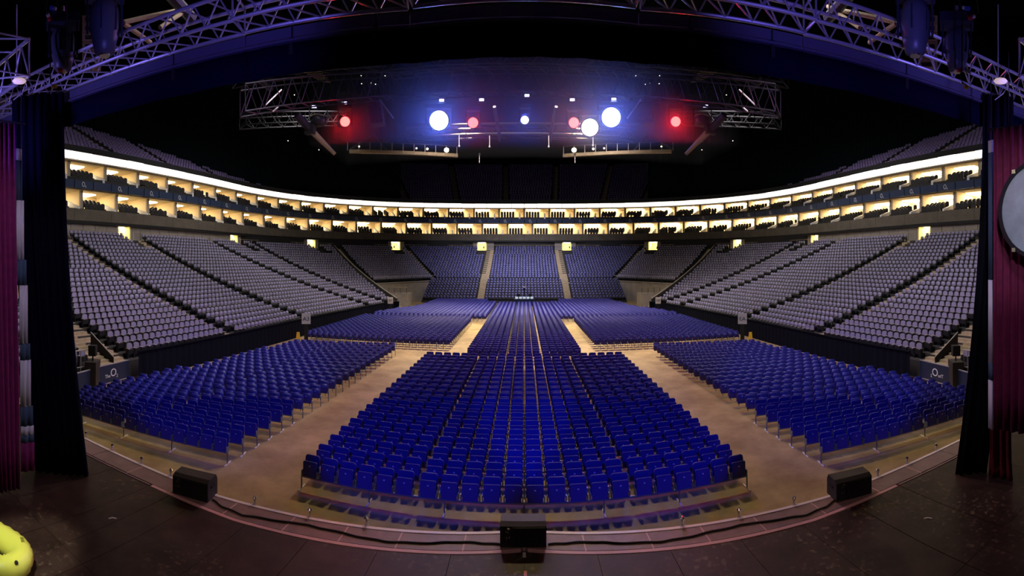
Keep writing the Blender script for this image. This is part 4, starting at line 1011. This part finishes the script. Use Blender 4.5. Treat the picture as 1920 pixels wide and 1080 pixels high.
for s, sd in ((-1, 'left'), (1, 'right')):
    X = (lambda v: v) if s < 0 else (lambda v: 1912-v)
    hanging_lamp(X(196), 50, 8.2, .58, 1.02, 'slate barrel lamp hanging above the %s truss, larger and nearer the middle' % sd)
    hanging_lamp(X(118), 92, 8.6, .50, .84, 'slate barrel lamp hanging above the %s truss, smaller and further out' % sd)
    # column of tan cabinets
    p = at(X(172), 132, r=17.5); t = thing('line_array', 'column of tan loudspeaker cabinets seen above the %s truss' % sd, 'speaker', p, -th(X(165)))
    for k in range(6):
        m = MB(); z = .34*k; m.hexa([(-.36, -.2, z), (.36, -.2, z), (.36, .25, z+.02), (-.36, .25, z+.02), (-.36, -.2, z+.29), (.36, -.2, z+.29), (.36, .25, z+.26), (-.36, .25, z+.26)]); c_ = m.build('cabinet', M['wood'], t)
        m = MB(); m.box((0, -.205, z+.145), (.5, .012, .15)); m.build('grille', M['black'], c_)
    m = MB(); m.box((0, 0, 2.15), (.5, .4, .12)); m.tube((0, 0, 2.15), (0, 0, 30), .04, 5); m.build('fly_frame', M['darksteel'], t)
    # small pinkish oval lamp on its hanger
    p = at(X(36), 152, r=9.5); t = thing('work_lamp', 'small oval pink lamp on a bent bracket at the %s edge' % sd, 'lamp', p, -th(X(36)))
    m = MB(); m.lathe([(.001, -.07), (.10, -.05), (.13, 0), (.10, .05), (.001, .07)], 14, Matrix.Diagonal((1.15, .8, .8, 1))); m.build('lamp_glass', M['pinklamp'], t, True)
    m = MB(); m.path([Vector((.13, .03, 0)), Vector((.16, .03, -.1)), Vector((.05, .03, -.25)), Vector((-.12, .03, -.38))], .012, 6); m.build('bracket', M['armrest'], t)
    m = MB(); m.tube((-.05, .03, .06), (-.05, .03, 1.6), .012, 6); m.build('hanger', M['alu'], t)
    # red and blue capped connectors, a yellow one
    for px, py, mt, nm in ((92, 34, 'redcap', 'red'), (99, 17, 'bluecap', 'blue'), (113, 133, 'redcap', 'red'), (102, 163, 'yellowsign', 'yellow')):
        p = at(X(px), py, r=8.3); t = thing('cable_connector', '%s capped cable connector hung %s the %s barrel lamps' % (nm, 'beside' if py < 100 else 'below', sd), 'connector', p, .4*px)
        m = MB(); m.tube((-.05, 0, 0), (.03, 0, .02), .04, 10); m.build('cap', M[mt], t)
        m = MB(); m.tube((.03, 0, .02), (.08, 0, .04), .03, 10); m.build('collar', M['tag'], t)
        m = MB(); m.path([Vector((.08, 0, .04)), Vector((.14, 0, .12)), Vector((.12, .02, .35)), Vector((.12, .02, 1.3))], .014, 6); m.build('lead', M['rubber'], t)
    # pale roof beams seen through the gap above
    for (a, b, rr, lb) in (((305, -25), (360, 35), .26, 'thick'), ((232, 42), (345, 18), .10, 'thin level'), ((232, 44), (282, 80), .10, 'thin falling'), ((300, 52), (360, 12), .09, 'thin rising')):
        p, q = at(X(a[0]), a[1], r=19), at(X(b[0]), b[1], r=21); c_ = (p+q)/2; m = MB(); m.tube(p-c_, q-c_, rr, 8); o = m.build('roof_beam', M['greysteel'] if rr > .2 else M['step']); o.location = c_; tag(o, '%s pale roof beam showing beside the %s barrel lamps' % (lb, sd), 'beam')

# ------------------------------------------------------------------ rig over the floor
for s, sd in ((-1, 'left'), (1, 'right')):
    X = (lambda v: v) if s < 0 else (lambda v: 1914-v)
    truss('rig_truss', 'violet-lit truss of the lamp rig on the %s side' % sd, at(X(455), 214, r=36), at(X(735), 183, r=42), 1.5, 2.1, 9, .07, .04, M['greysteel'], M['greysteel'], False)
    truss('roof_truss', 'grey roof truss rising over the %s of the lamp rig' % sd, at(X(440), 160, r=46), at(X(715), 128, r=54), 1.6, 1.4, 6, .10, .06, M['greysteel'], M['greysteel'], False)
    truss('roof_truss', 'grey roof truss sloping below the %s of the lamp rig' % sd, at(X(455), 238, r=50), at(X(640), 232, r=56), 2.0, 1.2, 7, .09, .05, M['darksteel'], M['darksteel'], False)
    p, q = at(X(556), 216, r=39), at(X(582), 243, r=40); c_ = (p+q)/2; t = thing('roof_duct', 'grey and tan duct slanting down at the %s of the lamp rig' % sd, 'duct', c_)
    m = MB(); m.tube(p-c_, q-c_, .34, 10); m.build('upper_length', M['greysteel'], t)
    q2 = at(X(628), 289, r=41); m = MB(); m.tube(q-c_, q2-c_, .30, 10, 0, True, .16); m.build('lower_length', M['tube'], t)
    m = MB(); m.box(q-c_, (.9, .7, .8)); m.build('joint_box', M['darksteel'], t)
    t = thing('flood_bank', 'bank of slanting pale tubes above the %s rig truss' % sd, 'lamp bank', at(X(592), 144, r=43))
    for k in range(6):
        p, q = at(X(570+6*k), 136+3.2*k, r=43)-t.location, at(X(602+3.5*k), 134+4*k, r=44)-t.location; m = MB(); m.tube(p, q, .06, 5); m.build('tube', M['step'], t)
    p, q = at(X(484), 147, r=42), at(X(510), 168, r=43); c_ = (p+q)/2; m = MB(); m.tube(p-c_, q-c_, .30, 8); o = m.build('roof_beam', M['greysteel']); o.location = c_; tag(o, 'short grey beam at the outer %s of the rig truss' % sd, 'beam')
    # lit catwalk
    t = thing('catwalk', 'warmly lit catwalk low behind the lamps on the %s' % sd, 'catwalk', at(X(755), 285, r=60)); L0 = t.location
    a, b = at(X(655), 284, r=60)-L0, at(X(858), 292, r=62)-L0; d = (b-a); 
    m = MB(); m.tube(a, b, .30, 4); m.build('deck', M['step'], t)
    m = MB(); m.tube(a+Vector((0,-.6,1.1)), b+Vector((0,-.6,1.1)), .05, 5); m.build('handrail', M['greysteel'], t)
    for k in range(11):
        m = MB(); p = a+d*k/10+Vector((0,-.6,0)); m.tube(p, p+Vector((0, 0, 1.1)), .045, 5); m.build('post', M['armrest'], t)
    m = MB(); m.tube(a+Vector((.2, 0, .3)), a+d*.22+Vector((0, 0, 2.3)), .12, 6); m.tube(a+d*.22+Vector((0, 0, 2.3)), a+d*.34+Vector((0, 0, .2)), .12, 6); m.build('strut', M['greysteel'], t)
    for k, (f, r_) in enumerate(((.10, .12), (.62, .12), (.72, .16), (.90, .34))):
        m = MB(); p = a+d*f+Vector((0, -.5, .55)); m.lathe([(.001, -r_), (r_*.8, -r_*.6), (r_, 0), (r_*.8, r_*.6), (.001, r_)], 10, Matrix.Translation(p)); m.build('work_light', M['em_pin'], t, True)
    # dark speaker hang beside the red lamp
    p = at(X(704), 216, r=41); t = thing('speaker_hang', 'dark slab of speakers hung beside the %s red lamp' % sd, 'speaker', p, -th(X(704))-.3)
    for k in range(5):
        m = MB(); m.box((.06*k, 0, .75-.37*k), (1.15, .8, .35), 0, 0, -.05*k); m.build('cabinet', M['housing'], t)
    m = MB(); m.box((0, 0, 1.05), (1.0, .6, .1)); m.tube((0, 0, 1.1), (0, 0, 2.4), .04); m.build('fly_frame', M['darksteel'], t)
    # unlit lamp with a bright rim and slanting tubes
    p = at(X(597), 225, r=40); t = thing('moving_head_lamp', 'unlit dark lamp with a curved bright rim at the outer %s of the rig' % sd, 'stage lamp', p, -th(X(597)))
    m = MB(); m.lathe([(.45, -.5), (.68, -.35), (.70, .2), (.5, .45)], 14); m.build('barrel', M['housing'], t, True)
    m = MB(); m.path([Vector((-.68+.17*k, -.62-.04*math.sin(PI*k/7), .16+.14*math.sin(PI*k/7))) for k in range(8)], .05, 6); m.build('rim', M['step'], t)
    for e in (-1, 1):
        m = MB(); m.box((e*.78, 0, .3), (.1, .3, 1.3)); m.build('yoke_arm', M['housing'], t)
    for (x0, y0, x1, y1, lb) in ((498, 197, 528, 168, 'upper'), (512, 209, 522, 200, 'lower'), (712, 186, 738, 222, 'inner')):
        p, q = at(X(x0), y0, r=36.5 if lb != 'inner' else 41.5), at(X(x1), y1, r=36.5 if lb != 'inner' else 41.5); c_ = (p+q)/2; m = MB(); m.tube(p-c_, q-c_, .07, 6); m.build; o = m.build('light_tube', M['alu']); o.location = c_; tag(o, '%s pale slanting tube on the %s side of the rig' % (lb, sd), 'tube')
    for wi, (px, py) in enumerate(((598, 281), (540, 264), (537, 179), (552, 178), (677, 142), (678, 157), (696, 156), (704, 158), (722, 142))):
        p = at(X(px), py, r=45); m = MB(); m.lathe([(.001, -.05), (.055, 0), (.001, .05)], 6)
        if wi == 0: m.tube((0, 0, .04), (0, 0, 5.2), .015, 5, 1)
        o = m.build('work_light', [M['em_pin'], M['darksteel']]); o.location = p; tag(o, 'tiny pale work light in the %s rigging, %s' % (sd, ('lowest, below the outer duct', 'out beyond the slanting duct', 'outermost beside the unlit lamp', 'second from outside beside the unlit lamp', 'upper outer one over the red lamp', 'lower outer one over the red lamp', 'third from outside over the red lamp', 'lower inner one over the red lamp', 'upper inner one over the red lamp')[wi]), 'lamp', 'tiny work lights in the rigging')
truss('rig_truss', 'blue-lit truss of the lamp rig across the middle', at(735, 186, r=42), at(1179, 186, r=42), 1.5, 2.1, 13, .07, .04, M['greysteel'], M['greysteel'], False)
truss('roof_truss', 'dim roof truss across the middle above the lamp rig', at(715, 138, r=54), at(1199, 138, r=54), 1.6, 1.7, 9, .10, .07, M['darksteel'], M['darksteel'], False)
truss('roof_truss', 'dark box truss low across the middle behind the lamps', at(765, 262, r=62), at(1190, 262, r=62), 2.0, 1.3, 11, .16, .06, M['darksteel'], M['darksteel'], False)
for k, (x0, y0, x1, y1) in enumerate(((927, 200, 938, 264), (1043, 200, 1030, 264))):
    p, q = at(x0, y0, r=55), at(x1, y1, r=60); c_ = (p+q)/2; m = MB(); m.tube(p-c_, q-c_, .22, 6); o = m.build('roof_beam', M['darksteel']); o.location = c_; tag(o, 'dark steep beam just %s of the small blue lamp' % ('left' if k == 0 else 'right'), 'beam')
for k, px in enumerate((899, 1078)):
    p = at(px, 306, r=60); t = thing('hoist_chain', 'pale hoist chain hanging below the rig on the %s' % ('left' if k == 0 else 'right'), 'chain', p)
    for j in range(6):
        m = MB(); m.box((0, 0, .1+.17*j), (.10 if j % 2 else .05, .05 if j % 2 else .10, .15)); m.build('link', M['armrest'], t)
    m = MB(); m.box((0, 0, 1.15), (.2, .2, .3)); m.build('hoist_body', M['darksteel'], t)
for px, py, d_ in ((918, 275, 1), (1029, 275, 1), (861, 274, 2), (1112, 273, 2)):
    p = at(px, py, r=58); m = MB(); m.tube((0, 0, 0), (0, 0, 1.4), .05, 5); m.lathe([(.09, -.1), (.12, 0), (.09, .1)], 8); o = m.build('hanger_rod', M['armrest']); o.location = p; tag(o, '%s hanger rod on the %s below the lamp rig' % ('inner' if d_ == 1 else 'outer', 'left' if px < 983 else 'right'), 'rod')

# lamps of the rig: housing, yoke, lens; real light comes from each
def rig_lamp(px, py, r, rl, em, label, col, watt, ang=165):
    p = at(px, py, r=r); a = th(px); t = thing('spotlight', label, 'stage lamp', p, -a, 'lamps of the rig')
    tl = Matrix.Rotation(.32, 4, 'X') @ Matrix.Rotation(PI/2, 4, 'X')
    m = MB(); m.lathe([(rl*1.12, .10), (rl*1.2, .0), (rl*1.15, -.7), (rl*.6, -1.0)], 18, tl); m.build('barrel', M['housing'], t, True)
    m = MB(); m.lathe([(.001, .16), (rl*.6, .14), (rl, .11), (rl, .10)], 20, tl); m.build('lens', M[em], t)
    for e in (-1, 1):
        m = MB(); m.box((e*rl*1.4, .2, .45), (.10, .3, 1.5)); m.build('yoke_arm', M['housing'], t)
    m = MB(); m.box((0, .2, 1.3), (rl*3, .6, .35)); m.build('base_box', M['housing'], t)
    if watt: spot(p+(tl.to_3x3()@Vector((0, 0, .4))) if False else p+Vector((-math.sin(a)*.6, -math.cos(a)*.6, -.15)), (p.x*.25, 2, 2.5), watt, col, ang, .9, .2)
BW_ = (.05, .13, 1.0)
rig_lamp(823, 226, 42, .85, 'em_blue', 'brightest blue-white lamp on the left of the rig', BW_, 3900)
rig_lamp(1146, 220, 42, .85, 'em_blue', 'brightest blue-white lamp on the right of the rig', BW_, 3900)
rig_lamp(1106, 239, 42, .75, 'em_wht', 'warm white lamp beside the bright blue-white lamp', (1, .9, .8), 500)
rig_lamp(984, 225, 42, .36, 'em_blue_s', 'small blue lamp in the middle of the rig', BW_, 800)
rig_lamp(887, 230, 42, .46, 'em_red', 'red lamp left of the small blue lamp', (1, .01, .02), 500)
rig_lamp(1076, 230, 42, .46, 'em_red', 'red lamp right of the small blue lamp', (1, .01, .02), 500)
rig_lamp(647, 228, 40, .42, 'em_red', 'outermost red lamp on the left of the rig', (1, .01, .02), 2000)
rig_lamp(1267, 228, 40, .42, 'em_red', 'outermost red lamp on the right of the rig', (1, .01, .02), 2000)
for ii, (px, py) in enumerate(((828, 188), (903, 187), (988, 179), (1073, 187), (1151, 186), (589, 200), (1323, 199), (646, 193))):
    p = at(px, py, r=40.5); t = thing('indicator_lamp', 'small white indicator lamp on the rig truss, ' + ('above the left bright blue lamp', 'above the inner left red lamp', 'above the small middle blue lamp', 'above the inner right red lamp', 'above the right bright blue lamp', 'outermost on the left', 'outermost on the right', 'above the outermost left red lamp')[ii], 'lamp', p, -th(px), 'white indicators on the rig truss')
    m = MB(); m.box((0, .1, 0), (.55, .16, .34)); m.build('housing', M['housing'], t)
    m = MB(); m.box((0, 0, 0), (.40, .05, .20)); m.build('lens', M['em_led'], t)
